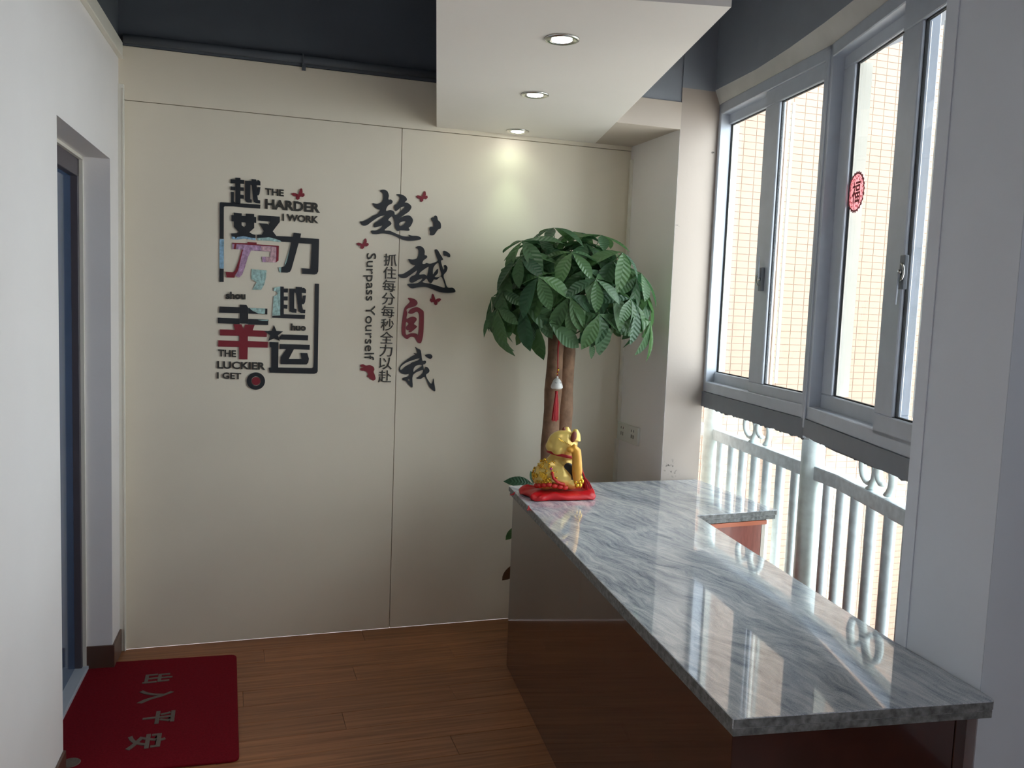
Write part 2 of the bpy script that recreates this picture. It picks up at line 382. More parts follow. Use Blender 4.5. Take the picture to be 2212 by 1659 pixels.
# ------------------------------------------------------------------ window wall
A = Vector((1.99, 3.332, 0)); MM = Vector((1.865, 2.45, 0)); B = Vector((1.865-.2975*1.3, 2.45-.941*1.3, 0)); B = MM + (Vector((1.615, 1.66, 0))-MM).normalized()*.93
Z0, Z1 = 1.149, 2.39
def seg(p, q, s0, s1, off=0):
    d = (q-p).normalized(); n = Vector((-d.y, d.x, 0))
    if n.x < 0: n = -n
    return p+d*s0+n*off, p+d*s1+n*off
def wbox(b, p, q, s0, s1, o0, o1, z0, z1):
    d = (q-p).normalized(); n = Vector((-d.y, d.x, 0))
    sg = 1
    if n.x < 0: sg = -1
    b.obox(tuple((p+d*s0)[:2]), tuple((p+d*s1)[:2]), sg*o0, sg*o1, z0, z1); return b
L1 = (MM-A).length; L2 = (B-MM).length
def window(name, p, q, L_, rails, fins, z1, bead):
    w = struct(empty(name, tuple(p+(q-p)*.5)))
    # outer frame
    b = MB(); wbox(b, p, q, 0, L_, 0, .075, Z0, Z0+.045); wbox(b, p, q, 0, L_, 0, .075, z1-.045, z1); wbox(b, p, q, 0, .022, 0, .075, Z0, z1); wbox(b, p, q, L_-.025, L_, 0, .075, Z0, z1)
    b.build('window_frame', M_alu, w, bevel=.003, bseg=1)
    for (s0, s1, off, gl0, gl1, gz0, gz1) in rails:
        s = empty('sash', tuple(p+(q-p).normalized()*s0)); s.parent = w; s.location = s.location - w.location
        zb, zt = Z0+.03, z1-.035
        b = MB()
        wbox(b, p, q, s0, s1, off, off+.028, zb, gz0); wbox(b, p, q, s0, s1, off, off+.028, gz1, zt)
        wbox(b, p, q, s0, gl0, off, off+.028, gz0, gz1); wbox(b, p, q, gl1, s1, off, off+.028, gz0, gz1)
        b.build('sash_frame', M_alu, s, bevel=.003, bseg=1)
        b = MB()
        g = .004
        wbox(b, p, q, gl0, gl1, off+.010, off+.018, gz0, gz0+g); wbox(b, p, q, gl0, gl1, off+.010, off+.018, gz1-g, gz1)
        wbox(b, p, q, gl0, gl0+g, off+.010, off+.018, gz0+g, gz1-g); wbox(b, p, q, gl1-g, gl1, off+.010, off+.018, gz0+g, gz1-g)
        b.build('gasket', M_gask, s)
        b = MB(); wbox(b, p, q, gl0+g, gl1-g, off+.012, off+.017, gz0+g, gz1-g); b.build('pane', M_glass, s)
    for (s0, w_, z0f, z1f) in fins:
        b = MB(); wbox(b, p, q, s0, s0+.004, .055, .055+w_, z0f, z1f)
        tag(b.build('outer_frame_edge', M_trim, w), label='pale outer edge of the frame seen through the glass')
    return w
w1 = window('window_1', A, MM, L1, [(.022, .455, .040, .022, .402, 1.236, 2.300), (.42, L1-.02, .010, .535, .850, 1.232, 2.284)], [(.028, .028, 1.24, 2.3), (.545, .012, 1.24, 2.28)], 2.385, 1)
w2 = window('window_2', MM, B, L2, [(.022, .60, .040, .108, .515, 1.240, 2.300), (.530, L2-.005, 0.0, .638, L2-.05, 1.238, 2.262)], [(.112, .040, 1.24, 2.3), (.640, .008, 1.24, 2.26)], 2.385, 1)
# centre mullion cover
b = MB(); wbox(b, A, MM, L1-.026, L1-.010, -.003, .02, Z0-.03, 2.372); wbox(b, A, MM, L1-.006, L1+.006, -.006, .02, Z0-.03, 2.372)
struct(b.build('trim_4', M_alu, bevel=.002, bseg=1))
# dark rail under the windows with a ragged sealant edge
M_seal = mat('grey_sealant', (120, 124, 128), .7, var=.2, scale=60)
b = MB(); wbox(b, A, MM, -.02, L1, -.004, .06, 1.084, Z0); wbox(b, MM, B, 0, L2, -.004, .06, 1.092, Z0)
r = struct(b.build('window_rail', M_alud)); r.name = 'trim_5'
b = MB()
for (p, q, L_, z) in ((A, MM, L1, 1.084), (MM, B, L2, 1.092)):
    d = (q-p).normalized(); n = Vector((-d.y, d.x, 0)); n = n if n.x > 0 else -n
    pts = []; s = 0
    while s < L_: pts.append((s, z+.002)); s += .012
    low = [(s_, z_-.003-random.random()**2*.008) for s_, z_ in pts][::-1]
    poly = [(p+d*s_+n*.002)+Vector((0, 0, z_)) for s_, z_ in pts+low]
    b.prism(poly, n*.02)
tag(b.build('sealant', M_seal, r), kind='stuff')
# soffit over the windows and the beam face
ed = [Vector((1.966, YC, 0)), Vector((1.933, 2.979, 0)), Vector((1.880, 2.70, 0)), Vector((1.818, 2.433, 0)), Vector((1.762, 2.222, 0)), Vector((1.68, 1.93, 0)), Vector((1.56, 1.56, 0))]
outr = [B+Vector((.15, 0, 0)), MM+Vector((.12, 0, 0)), A+Vector((.12, 0, 0))]
b = MB()
n_ = len(ed)
for i in range(n_-1):
    a0, a1 = ed[i], ed[i+1]
    def wpt(y):
        if y >= MM.y: t = (A.y-y)/(A.y-MM.y); return A+(MM-A)*t
        t = (MM.y-y)/(MM.y-B.y); return MM+(B-MM)*t
    c0, c1 = wpt(a0.y), wpt(a1.y)
    ro = .07
    b.verts_faces([(a0.x, a0.y, 2.441), (a1.x, a1.y, 2.441), (c1.x+.0, c1.y, 2.386), (c0.x, c0.y, 2.386), (c1.x+.09, c1.y, 2.386), (c0.x+.09, c0.y, 2.386)], [(0, 1, 2, 3), (3, 2, 4, 5)])
so = struct(b.build('window_soffit', M_soff, smooth=True, recalc=False)); so.name = 'trim_6'
b = MB(); b.prism([v+Vector((0, 0, 2.4415)) for v in ed]+[Vector((1.8, 1.55, 2.4415)), Vector((2.15, 1.9, 2.4415)), Vector((2.2, YC, 2.4415))], (0, 0, ZCEIL-2.4415))
struct(b.build('wall_window_beam', M_beam)); 
# pillar on the right
PA = Vector((1.476, 1.552, 0)); PB = Vector((1.458, 1.30, 0))
M_pil = mat('cool_white_pillar_paint', (236, 242, 250), .7, var=.02, scale=3, bump=.12, bscale=80)
b = MB(); b.prism([PA, PB, Vector((2.12, 1.26, 0)), Vector((2.12, 1.552, 0))], (0, 0, ZCEIL)); struct(b.build('wall_pillar', M_pil))
b = MB(); b.obox((PA.x-.001, PA.y+.002), (PA.x-.0034, PA.y-.034), 0, -.0022, 0, 2.6)
struct(b.build('trim_7', M_pil))
# right wall behind the pillar, unseen window opening added for fill light, rear wall
b = MB(); b.box(2.1, 2.2, -.8, 1.3, 0, ZCEIL); b.box(2.1, 2.2, -2.7, -1.95, 0, ZCEIL); b.box(2.1, 2.2, -1.95, -.8, 0, 1.15); b.box(2.1, 2.2, -1.95, -.8, 2.55, ZCEIL)
struct(b.build('wall_right', M_pil))
struct(MB().box(-3.2, 2.2, -2.7, -2.6, 0, ZCEIL).build('wall_rear', M_white))
# room behind the door, closed
struct(MB().box(-3.2, -3.1, -2.7, D+.1, 0, ZCEIL).build('wall_far_left', M_white))
struct(MB().box(-3.2, -.45, D, D+.1, 0, ZCEIL).build('wall_back_left', M_white))

M_out = mat('peach_render_outside', (168, 146, 128), .8, var=.04)
struct(MB().box(1.86, 1.99, D+.14, 5.5, -3, 6).build('wall_outside', M_out))
struct(MB().box(1.99, 16, -9, 5.5, -1.5, -1.3).build('floor_outside', mat('pale_bounce_ground', (226, 218, 206), .9, var=.1, scale=2)))  # unseen ground, raised and paled to bounce light into the room
M_pilb = mat('shaded_pillar_paint', (210, 219, 228), .7, var=.02, scale=3, bump=.12, bscale=80)  # pillar paint again, with the near face's cool shade put into its colour
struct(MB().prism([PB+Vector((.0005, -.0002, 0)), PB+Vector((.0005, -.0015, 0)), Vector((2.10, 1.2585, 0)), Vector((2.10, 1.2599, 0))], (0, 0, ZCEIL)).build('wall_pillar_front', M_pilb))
# sash locks
def lock(p, q, s, off, z, flip, label):
    d = (q-p).normalized(); n = Vector((-d.y, d.x, 0)); n = n if n.x > 0 else -n
    c = p+d*s-n*(-off); c = Vector((c.x, c.y, z))
    e = empty('window_lock', tuple(c), label, 'window lock')
    T = lambda a, o, h: c + d*a - n*o + Vector((0, 0, h))
    b = MB(); b.prism([T(-.014, 0, -.045), T(.014, 0, -.045), T(.014, 0, .045), T(-.014, 0, .045)], -n*.012); b.build('lock_body', M_alud, e, bevel=.003)
    b = MB(); b.tube([T(.004*0+.022*cos(t)*flip, .016, .024*sin(t)) for t in [pi*.6+k*pi*.9/8 for k in range(9)]], .003, 6); b.tube([T(0, .012, 0), T(0, .02, 0)], .007, 10)
    tag(b.build('cam', M_chrome, e, smooth=True), label='chrome lock cam')
    h = .085*flip
    b = MB(); b.tube([T(0, .018, 0), T(0, .02, h*.5), T(.001, .021, h)], [.006, .006, .005], 8, flat=.6); b.build('handle', M_alu, e, smooth=True)
    return e
lock(A, MM, .49, .010, 1.630, 1, 'small window lock with a chrome cam and raised lever, on the left window')
lock(MM, B, .635, .010, 1.622, -1, 'grey window lock with its lever hanging down, on the right window')

# round paper-cut sticker on the third pane
def text_mesh(s, offset=0, shear=0):
    cu = bpy.data.curves.new('t', 'FONT'); cu.body = s; cu.size = 1; cu.offset = offset; cu.resolution_u = 3; cu.shear = shear
    o = bpy.data.objects.new('t', cu); COL.objects.link(o)
    dg = bpy.context.evaluated_depsgraph_get(); me = bpy.data.meshes.new_from_object(o.evaluated_get(dg))
    bpy.data.objects.remove(o); bpy.data.curves.remove(cu)
    return me
def flat_polys(me):
    """2D polys and verts of a flat text mesh"""
    vs = [Vector((v.co.x, v.co.y)) for v in me.vertices]; fs = [tuple(p.vertices) for p in me.polygons]
    bpy.data.meshes.remove(me); return vs, fs
def bounds(vs): return min(v.x for v in vs), max(v.x for v in vs), min(v.y for v in vs), max(v.y for v in vs)
def solid_from_flat(name, vs, fs, fn, thick, m, parent):
    """fn(u,v,h)-> world; builds a solid with front at h=thick and walls down to h=0"""
    bm = bmesh.new(); top = [bm.verts.new(fn(v.x, v.y, thick)) for v in vs]
    used = set()
    for f in fs:
        try: bm.faces.new([top[i] for i in f])
        except ValueError: pass
    bmesh.ops.remove_doubles(bm, verts=bm.verts[:], dist=1e-6)
    nrm = (Vector(fn(0, 0, thick))-Vector(fn(0, 0, 0)))
    be = [e for e in bm.edges if len(e.link_faces) == 1]
    r_ = bmesh.ops.extrude_edge_only(bm, edges=be)
    nv = [g for g in r_['geom'] if isinstance(g, bmesh.types.BMVert)]
    bmesh.ops.translate(bm, verts=nv, vec=-nrm)
    bmesh.ops.delete(bm, geom=[v for v in bm.verts if not v.link_faces], context='VERTS')
    mb = MB.__new__(MB); mb.bm = bm
    return mb.build(name, m, parent)
M_paper = bpy.data.materials.new('pink_translucent_film'); M_paper.use_nodes = True
N_, L_n, bb = nodes(M_paper); bb.inputs['Base Color'].default_value = (*lin((240, 165, 172)), 1); bb.inputs['Roughness'].default_value = .5
tr_ = N_.new('ShaderNodeBsdfTranslucent'); tr_.inputs[0].default_value = (*lin((250, 190, 195)), 1)
tp_ = N_.new('ShaderNodeBsdfTransparent'); tp_.inputs[0].default_value = (*lin((255, 214, 216)), 1)
m1 = N_.new('ShaderNodeMixShader'); m1.inputs[0].default_value = .4; m2 = N_.new('ShaderNodeMixShader'); m2.inputs[0].default_value = .6
L_n.new(bb.outputs[0], m1.inputs[1]); L_n.new(tr_.outputs[0], m1.inputs[2]); L_n.new(m1.outputs[0], m2.inputs[1]); L_n.new(tp_.outputs[0], m2.inputs[2]); L_n.new(m2.outputs[0], N_['Material Output'].inputs[0])
M_maroon = mat('maroon_paper', (150, 62, 72), .6)
dW2 = (B-MM).normalized(); nW2 = Vector((-dW2.y, dW2.x, 0)); nW2 = nW2 if nW2.x > 0 else -nW2
SO = .040+.012
c0 = onp(1850, 415, MM+nW2*SO, nW2)
def stk(u, v, h): return c0 + dW2*u + Vector((0, 0, v)) - nW2*(h+.0005)
sk = empty('window_sticker', tuple(c0), 'round pink paper-cut sticker with a maroon good-luck character, on a window pane', 'sticker')
RS = .062
b = MB(); b.prism([stk(RS*.97*cos(2*pi*k/48), RS*.97*sin(2*pi*k/48), 0) for k in range(48)], -nW2*.0004); b.build('backing', M_paper, sk)
b = MB()
ring = []
for k in range(96):
    ro = RS*(1.04 if k % 4 < 2 else .985); t = 2*pi*k/96; t2 = 2*pi*(k+1)/96; ri = RS*.90
    b.prism([stk(ri*cos(t), ri*sin(t), .0005), stk(ro*cos(t), ro*sin(t), .0005), stk(ro*cos(t2), ro*sin(t2), .0005), stk(ri*cos(t2), ri*sin(t2), .0005)], -nW2*.0005)
b.build('border', M_maroon, sk)
vs, fs = flat_polys(text_mesh('福', .012)); x0, x1, y0, y1 = bounds(vs)
solid_from_flat('character', vs, fs, lambda u, v, h: stk((u-(x0+x1)/2)*.066, (v-(y0+y1)/2)*.074, h+.0006), .0006, M_maroon, sk)
b = MB(); rs = random.Random(3)
for k in range(26):
    t = 2*pi*k/26+rs.random()*.1; rr = RS*(.70+.12*(k % 2)); cc = (rr*cos(t), rr*sin(t)); r_ = .0052; a0 = rs.random()*6
    b.tube([stk(cc[0]+r_*cos(a0+j*.75)*(1-j*.1), cc[1]+r_*sin(a0+j*.75)*(1-j*.1), .0008) for j in range(7)], .0009, 4)
tag(b.build('scrollwork', M_maroon, sk), kind='stuff')

# ------------------------------------------------------------------ railing outside
OFF = .14
def off_line(p, q, off):
    d = (q-p).normalized(); n = Vector((-d.y, d.x, 0)); n = n if n.x > 0 else -n
    return p+n*off, d, n
def scroll(b, p, d, n, s, z, w, h):
    c = lambda a, v: p + d*(s+a) + Vector((0, 0, z+v))
    for sg in (1, -1):
        pts = []
        for k in range(15):
            t = -pi*.35 + k*(pi*1.75)/14; r_ = 1.0 if k < 10 else 1.0-(k-9)*.11
            pts.append(c(sg*(w*.25*cos(t)*r_ + w*.25), sg*(h*.36*sin(t)*r_-h*.05)))
        b.tube(pts, .014, 8, flat=.6)
    b.tube([c(-w*.5+w*k/12 if False else (-w*.22+w*.44*k/12), h*.42*sin((k/12-.5)*pi)) for k in range(13)], .014, 8, flat=.6)
rl = empty('balcony_railing', (2.0, 2.4, -.1), 'grey steel balcony railing with flat bars and scrolls, outside below the windows', 'railing')
M_post = mat('grey_green_steel_post', (214, 224, 220), .45, metal=.15, var=.1, scale=30)
p1, d1, n1 = off_line(A, MM, OFF); p2, d2, n2 = off_line(MM, B, OFF)
ends = ((p1, d1, n1, -.40, L1+.01), (p2, d2, n2, -.02, L2-.12))
for (p, d, n, s0, s1) in ends:
    b = MB(); b.prism([p+d*s0-n*.015+Vector((0, 0, .908)), p+d*s1-n*.015+Vector((0, 0, .908)), p+d*s1+n*.03+Vector((0, 0, .908)), p+d*s0+n*.03+Vector((0, 0, .908))], (0, 0, .052)); b.build('rail', M_steel, rl, bevel=.006)
    b = MB(); b.prism([p+d*s0-n*.015+Vector((0, 0, .0)), p+d*s1-n*.015+Vector((0, 0, .0)), p+d*s1+n*.02+Vector((0, 0, .0)), p+d*s0+n*.02+Vector((0, 0, .0))], (0, 0, .04)); b.build('rail', M_steel, rl, bevel=.004)
    b = MB(); b.prism([p+d*s0-n*.015+Vector((0, 0, 1.10)), p+d*s1-n*.015+Vector((0, 0, 1.10)), p+d*s1+n*.03+Vector((0, 0, 1.10)), p+d*s0+n*.03+Vector((0, 0, 1.10))], (0, 0, .05)); b.build('rail', M_steel, rl, bevel=.006)
for (p, d, s) in ((p1, d1, -.19), (p1, d1, L1-.175), (p2, d2, L2-.1)):
    c = p+d*s; b = MB(); b.tube([(c.x, c.y, -.1), (c.x, c.y, 1.12)], .042, 16); b.build('post', M_post, rl, smooth=True)
for (p, d, n, ss) in ((p1, d1, n1, [-.086, .035, .145, .262, .371, .482, .602]), (p2, d2, n2, [-.11, .012, .132, .255, .382, .505, .63])):
    for s in ss:
        b = MB(); c = p+d*s; b.tube([(c.x, c.y, .02), (c.x, c.y, 0.915)], .0185, 14, cap=False); b.build('baluster', M_steel, rl, smooth=True)
for (p, d, n, s) in ((p1, d1, n1, .262), (p2, d2, n2, .27)):
    b = MB(); scroll(b, p, d, n, s, 1.025, .22, .15); b.build('scroll', M_post, rl, smooth=True)
# clear panels outside the railing
pg = empty('glass_screen', (2.1, 2.4, -.1), 'clear glass screen standing outside the balcony railing', 'glass screen')
for (p, q, L_, a0) in ((A, MM, L1, -.4), (MM, B, L2-.16, 0)):
    b = MB(); wbox(b, p, q, a0, L_, .20, .206, -.1, 1.12); b.build('pane', M_glass, pg)

# ------------------------------------------------------------------ tiled facade across the light well
YF = 5.5
M_tile = mat('peach_glazed_tile', (149, 129, 113), .5, var=.03, scale=3, spec=.3)
M_tile2 = M_tile
M_grout = mat('pinkish_grout', (158, 132, 118), .9, var=.05)
nb = empty('tiled_building', (4.5, YF, -3), 'pale peach tiled building across the light well behind the windows', 'building')
MB().box(2.1, 9.0, YF+.0015, YF+.3, -3, 9).build('wall', M_grout, nb)
tm = MB().box(-.0482, .0482, -.0065, .001, -.0232, .0232)
bmesh.ops.bevel(tm.bm, geom=[e for e in tm.bm.edges if e.verts[0].co.y < -.005 and e.verts[1].co.y < -.005], offset=.0012, segments=1, affect='EDGES')
bmesh.ops.recalc_face_normals(tm.bm, faces=tm.bm.faces[:])
tile_me = bpy.data.meshes.new('tile'); tm.bm.to_mesh(tile_me); tm.bm.free(); tile_me.materials.append(M_tile)
tvs, tfs, cnt = [], [], 0
bx = [(v.co.x, v.co.y, v.co.z) for v in tile_me.vertices]; bfs = [tuple(p.vertices) for p in tile_me.polygons]
for i in range(68):
    for j in range(150):
        x = 2.15+i*.1; z = -1.6+j*.05
        if 3.60 <= x < 4.60 and 1.20 <= z < 2.70 and cnt < 300:
            o = bpy.data.objects.new('tile', tile_me); COL.objects.link(o); o.parent = nb; o.location = Vector((x, YF+.004, z))-nb.location; cnt += 1
        else:
            k = len(tvs); tvs += [(x+a, YF+.004+b_, z+c) for a, b_, c in bx]; tfs += [tuple(q+k for q in f) for f in bfs]
me = bpy.data.meshes.new('tiles'); me.from_pydata(tvs, [], tfs); tag(link('tile_field', me, M_tile, nb), kind='stuff')
b = MB(); xq = aty(1680, 620, YF-.03).x; b.tube([(xq, YF-.02, -1), (xq, YF-.02, 5)], .011, 8)
tag(b.build('pipe', M_cable, nb, smooth=True), label='thin white pipe down the tiles')

# ------------------------------------------------------------------ reception counter
HT = .755; TT = .036
P_bl, P_nl, P_nr = Vector((1.098, 3.312)), Vector((.887, 1.311)), Vector((1.4505, 1.250))
P_pn, P_pf = Vector((1.4545, 1.29)), Vector((1.472, 1.552))
P_in, P_rr, P_rf = Vector((1.632, 2.722)), Vector((1.998, 2.752)), Vector((1.985, YC-.003))
def rnd(a, c, b_, r, n=5):
    u = (a-c).normalized(); v = (b_-c).normalized(); p0 = c+u*r; p1 = c+v*r
    return [p0*(1-t)**2+c*2*t*(1-t)+p1*t*t for t in [k/n for k in range(n+1)]]
poly = [P_bl] + [P_nl] + rnd(P_nl, P_nr, P_pn, .018) + [P_pn, P_pf, P_in, P_rr, P_rf, Vector((P_bl.x+.2, YC-.003))]
poly3 = [Vector((p.x, p.y, HT-.02)) for p in poly]
ct = empty('stone_worktop', (1.3, 2.4, HT-TT), 'polished grey streaked granite worktop of the L-shaped reception counter', 'worktop')
top = MB().prism(poly3, (0, 0, .02))
bmesh.ops.recalc_face_normals(top.bm, faces=top.bm.faces[:])
top.bm.faces.ensure_lookup_table()
for f in top.bm.faces:
    if abs(f.normal.z) < .5: f.material_index = 1
o = top.build('top_slab', M_gran, ct, bevel=.0016, bseg=1, origin=False, recalc=False); o.data.materials.append(M_grane)
inset = [Vector((1.103, 3.305)), Vector((.8905, 1.3135)), Vector((1.444, 1.2535)), P_pn+Vector((-.004, 0)), P_pf+Vector((-.004, 0)), Vector((1.627, 2.724)), Vector((1.994, 2.755)), Vector((1.982, YC-.004)), Vector((P_bl.x+.2, YC-.004))]
MB().prism([Vector((p.x, p.y, HT-TT)) for p in inset], (0, 0, .0155)).build('lower_slab', M_grane, ct, bevel=.0012, bseg=1, origin=False)
# main cabinet
zc = HT-TT-.001
mc = empty('reception_cabinet', (1.2, 2.2, 0), 'glossy dark maroon cabinet carrying the long arm of the reception counter', 'cabinet')
Lf = lambda y, i: Vector((1.098+(y-3.312)*(.211/2.001)+i, y))
a = Lf(3.285, .014); c = Lf(1.33, .012)
def vprism(pts, z0, z1): return MB().prism([Vector((p[0], p[1], z0)) for p in pts], (0, 0, z1-z0))
mid = 2.31
vprism([Lf(3.285, .014), Lf(3.285, .032), Lf(1.348, .030), Lf(1.332, .012)], .0, zc).build('side_panel', M_cab, mc, bevel=.0012, bseg=1, origin=False)
e1 = Vector((.9, 1.330)); e2 = Vector((1.405, 1.2745))
ed_ = (e2-e1).normalized(); en = Vector((-ed_.y, ed_.x))
vprism([e1+ed_*.001, e2-ed_*.028, e2-ed_*.028+en*.018, e1+ed_*.001+en*.018], 0, zc).build('end_panel', M_cab, mc, bevel=.0012, bseg=1, origin=False)
vprism([e2-ed_*.026, e2, e2+en*.03, e2-ed_*.026+en*.03], 0, zc).build('end_stile', M_cab, mc, bevel=.0012, bseg=1, origin=False)
vprism([Lf(3.285, .034), Lf(3.267, .034), (1.60, 3.267), (1.60, 3.285)], 0, zc).build('back_panel', M_cab, mc, origin=False)
vprism([Lf(3.26, .034), Lf(1.36, .034), (1.38, 1.36), (1.52, 2.70), (1.60, 3.26)], .08, .098).build('bottom_shelf', M_cab2, mc, origin=False)
# return cabinet below the window arm
rc = empty('return_cabinet', (1.80, 3.0, 0), 'reddish brown cabinet under the short window arm of the counter', 'cabinet')
vprism([(1.66, 2.735), (1.935, 2.757), (1.935, 2.775), (1.66, 2.753)], 0, zc-.018).build('front_panel', M_cab2, rc, origin=False)
vprism([(1.655, 2.728), (1.955, 2.752), (1.955, 2.774), (1.655, 2.750)], zc-.017, zc-.001).build('top_edge_band', M_cabo, rc, origin=False)
vprism([(1.937, 2.757), (1.953, 2.757), (1.953, 3.31), (1.937, 3.31)], 0, zc-.018).build('side_panel', M_trim, rc, origin=False)
vprism([(1.66, 2.757), (1.672, 2.757), (1.672, 3.25), (1.66, 3.25)], 0, zc-.018).build('side_panel', M_cab2, rc, origin=False)

# ------------------------------------------------------------------ wall socket in the niche
so_ = empty('wall_socket', (XN-.01, 3.665, .87), 'white double wall socket low on the niche side by the plant', 'socket')
XS = XN-.0075
b = MB(); b.box(XS-.012, XS, 3.555, 3.775, .868, .953); b.build('socket_plate', M_cable, so_, bevel=.003)
b = MB()
for yy in (3.61, 3.72):
    b.box(XS-.0128, XS-.012, yy-.012, yy-.008, .895, .912); b.box(XS-.0128, XS-.012, yy+.008, yy+.012, .895, .912)
    b.box(XS-.0128, XS-.012, yy-.013, yy-.009, .925, .936); b.box(XS-.0128, XS-.012, yy+.009, yy+.013, .925, .936)
b.build('socket_holes', M_slot, so_)

# ------------------------------------------------------------------ downlights
def downlight(px, py, label, power, col, spot, dirn=(0, 0, -1), more=None):
    c = atz(px, py, ZS); c = Vector((c.x, min(c.y, D-.055), ZS))
    e = empty('downlight', tuple(c), label, 'ceiling light', 'downlights in the lowered ceiling')
    b = MB(); b.lathe([(.031, -.001), (.030, -.004), (.044, -.006), (.050, -.004), (.051, 0)], c, 28)
    b.build('rim', M_chrome, e, smooth=True)
    b = MB(); b.lathe([(.0001, -.0065), (.018, -.006), (.028, -.0045), (.031, -.001)], c, 24)
    tag(b.build('lens', mat('lit_lens', (255, 255, 250), .4, emit=(1, 1, .93), estr=14), e), label='glowing lens')
    l = bpy.data.lights.new('downlight_lamp', 'SPOT'); l.energy = power; l.color = col; l.spot_size = spot; l.spot_blend = .9; l.shadow_soft_size = .02
    lo = bpy.data.objects.new('downlight_lamp', l); COL.objects.link(lo); lo.location = Vector((0, 0, -.012)); lo.parent = e
    lo.rotation_euler = Vector(dirn).to_track_quat('-Z', 'Y').to_euler()
    if more:
        l2 = l.copy(); l2.energy, l2.spot_size = more; o2 = bpy.data.objects.new('downlight_lamp', l2); COL.objects.link(o2); o2.location = lo.location; o2.parent = e; o2.rotation_euler = lo.rotation_euler
    return e
downlight(1214, 84, 'lit downlight nearest the camera, largest of the three in the white slab', 2.0, (1, .97, .9), radians(80))
downlight(1156, 204, 'lit downlight between the nearest one and the wall one', 2.0, (1, .97, .9), radians(80))
downlight(1118, 283, 'lit downlight close against the back wall above the plant', .55, (.72, 1, .66), radians(150), more=(3.0, radians(62)))

# ------------------------------------------------------------------ red doormat with lettering
mz = .009
cs = [atz(178, 1434, mz), atz(511, 1413, mz), atz(517, 1641, mz)]
cs.append(cs[0]+(cs[2]-cs[1])*1.0)
mc2 = [Vector((c_.x, c_.y)) for c_ in cs]
pl = []
for i in range(4): pl += rnd(mc2[i-1], mc2[i], mc2[(i+1) % 4], .03, 5)
dm = empty('door_mat', (-.25, 3.2, 0), 'red door mat with raised grey Chinese lettering in front of the doorway', 'mat')
b = MB(); b.prism([Vector((p.x, p.y, .001)) for p in pl], (0, 0, .008)); b.build('mat_pile', M_mat, dm, bevel=.003)
for ch, (px, py), sz in (('出', (341, 1465), .105), ('入', (337, 1503), .125), ('平', (343, 1550), .11), ('安', (316, 1602), .12)):
    vs, fs = flat_polys(text_mesh(ch, .02)); x0, x1, y0, y1 = bounds(vs); c_ = atz(px, py, mz)
    k = sz/max(x1-x0, y1-y0)
    solid_from_flat('character', vs, fs, (lambda u, v, h, k=k, c_=c_, x0=x0, x1=x1, y0=y0, y1=y1: Vector((c_.x+(v-(y0+y1)/2)*k, c_.y-(u-(x0+x1)/2)*k*.85, .0085+h))), .0025, M_matl, dm)
c_ = atz(152, 1648, mz); MB().lathe([(.0001, .002), (.028, .002), (.03, 0)], (c_.x, c_.y, .0089), 20).build('dot_motif', M_matl, dm)

# ------------------------------------------------------------------ raised wall lettering
def sm(pts, n=4):
    out = []; k = len(pts)
    for i in range(k):
        p0, p1, p2, p3 = [Vector(pts[(i+j-1) % k]) for j in range(4)]
        for t in [j/n for j in range(n)]:
            out.append(.5*((2*p1)+(p2-p0)*t+(2*p0-5*p1+4*p2-p3)*t*t+(3*p1-p0-3*p2+p3)*t**3))
    return out
C5 = (460, 370, .108499); C6 = (460, 600, .15066); C3 = (760, 400, .15066); C4 = (760, 620, .144666)
def wpt_(c, p):
    w = aty(c[0]+p[0]*c[2], c[1]+p[1]*c[2], D); return Vector((w.x, w.z))
DEC = [0]
def decal(name, crop, loops, m, parent=None, smooth=False, thick=.005, lift=0):
    """loops: traced outlines on the wall plane; the first is the outside, others are holes"""
    cu = bpy.data.curves.new('d', 'CURVE'); cu.dimensions = '2D'; cu.fill_mode = 'FRONT'
    for lp in loops:
        pts = [wpt_(crop, p) for p in (sm(lp) if smooth else lp)]
        sp_ = cu.splines.new('POLY'); sp_.points.add(len(pts)-1); sp_.use_cyclic_u = True
        for i, p in enumerate(pts): sp_.points[i].co = (p.x, p.y, 0, 1)
    o = bpy.data.objects.new('d', cu); COL.objects.link(o)
    dg = bpy.context.evaluated_depsgraph_get(); me = bpy.data.meshes.new_from_object(o.evaluated_get(dg))
    bpy.data.objects.remove(o); bpy.data.curves.remove(cu)
    vs, fs = flat_polys(me)
    DEC[0] += 1; jit = (DEC[0] % 5)*.00012
    return solid_from_flat(name, vs, fs, lambda u, v, h: Vector((u, D-.0005-lift-jit*(h > 0)-h, v)), thick, m, parent)
GW = 'raised wall lettering'
def group_thing(name, crop, p, label, cat='wall lettering'):
    w = wpt_(crop, p); return empty(name, (w.x, D, w.y), label, cat)
def strokes(parent, crop, polys, m, name='stroke', **k):
    for pl_ in polys: decal(name, crop, [pl_] if not isinstance(pl_[0][0], (tuple, list)) else pl_, m, parent, **k)

# upper "yue" with the bracket frame
t = group_thing('wall_character', C5, (640, 400), 'black block character 越 at the top left of the left slogan')
strokes(t, C5, [
 [(445,130),(548,135),(548,650),(450,650)], [(355,160),(446,166),(446,242),(350,238)], [(547,172),(622,180),(620,255),(547,248)],
 [(350,305),(446,312),(446,382),(350,375)], [(547,320),(612,325),(615,395),(547,388)], [(362,412),(415,415),(415,600),(440,625),(440,640),(360,630)], [(547,468),(615,480),(612,550),(547,545)],
 [(640,190),(745,195),(745,560),(772,565),(772,628),(690,625),(655,600),(640,570)],
 [(745,196),(768,198),(768,158),(858,165),(862,206),(885,207),(885,178),(920,184),(945,212),(945,282),(866,275),(870,300),(882,480),(895,570),(940,582),(940,645),(850,635),(815,610),(800,560),(775,300),(770,272),(745,270)],
 [(890,315),(945,320),(935,400),(925,455),(905,482),(880,480),(872,415)]], M_black)
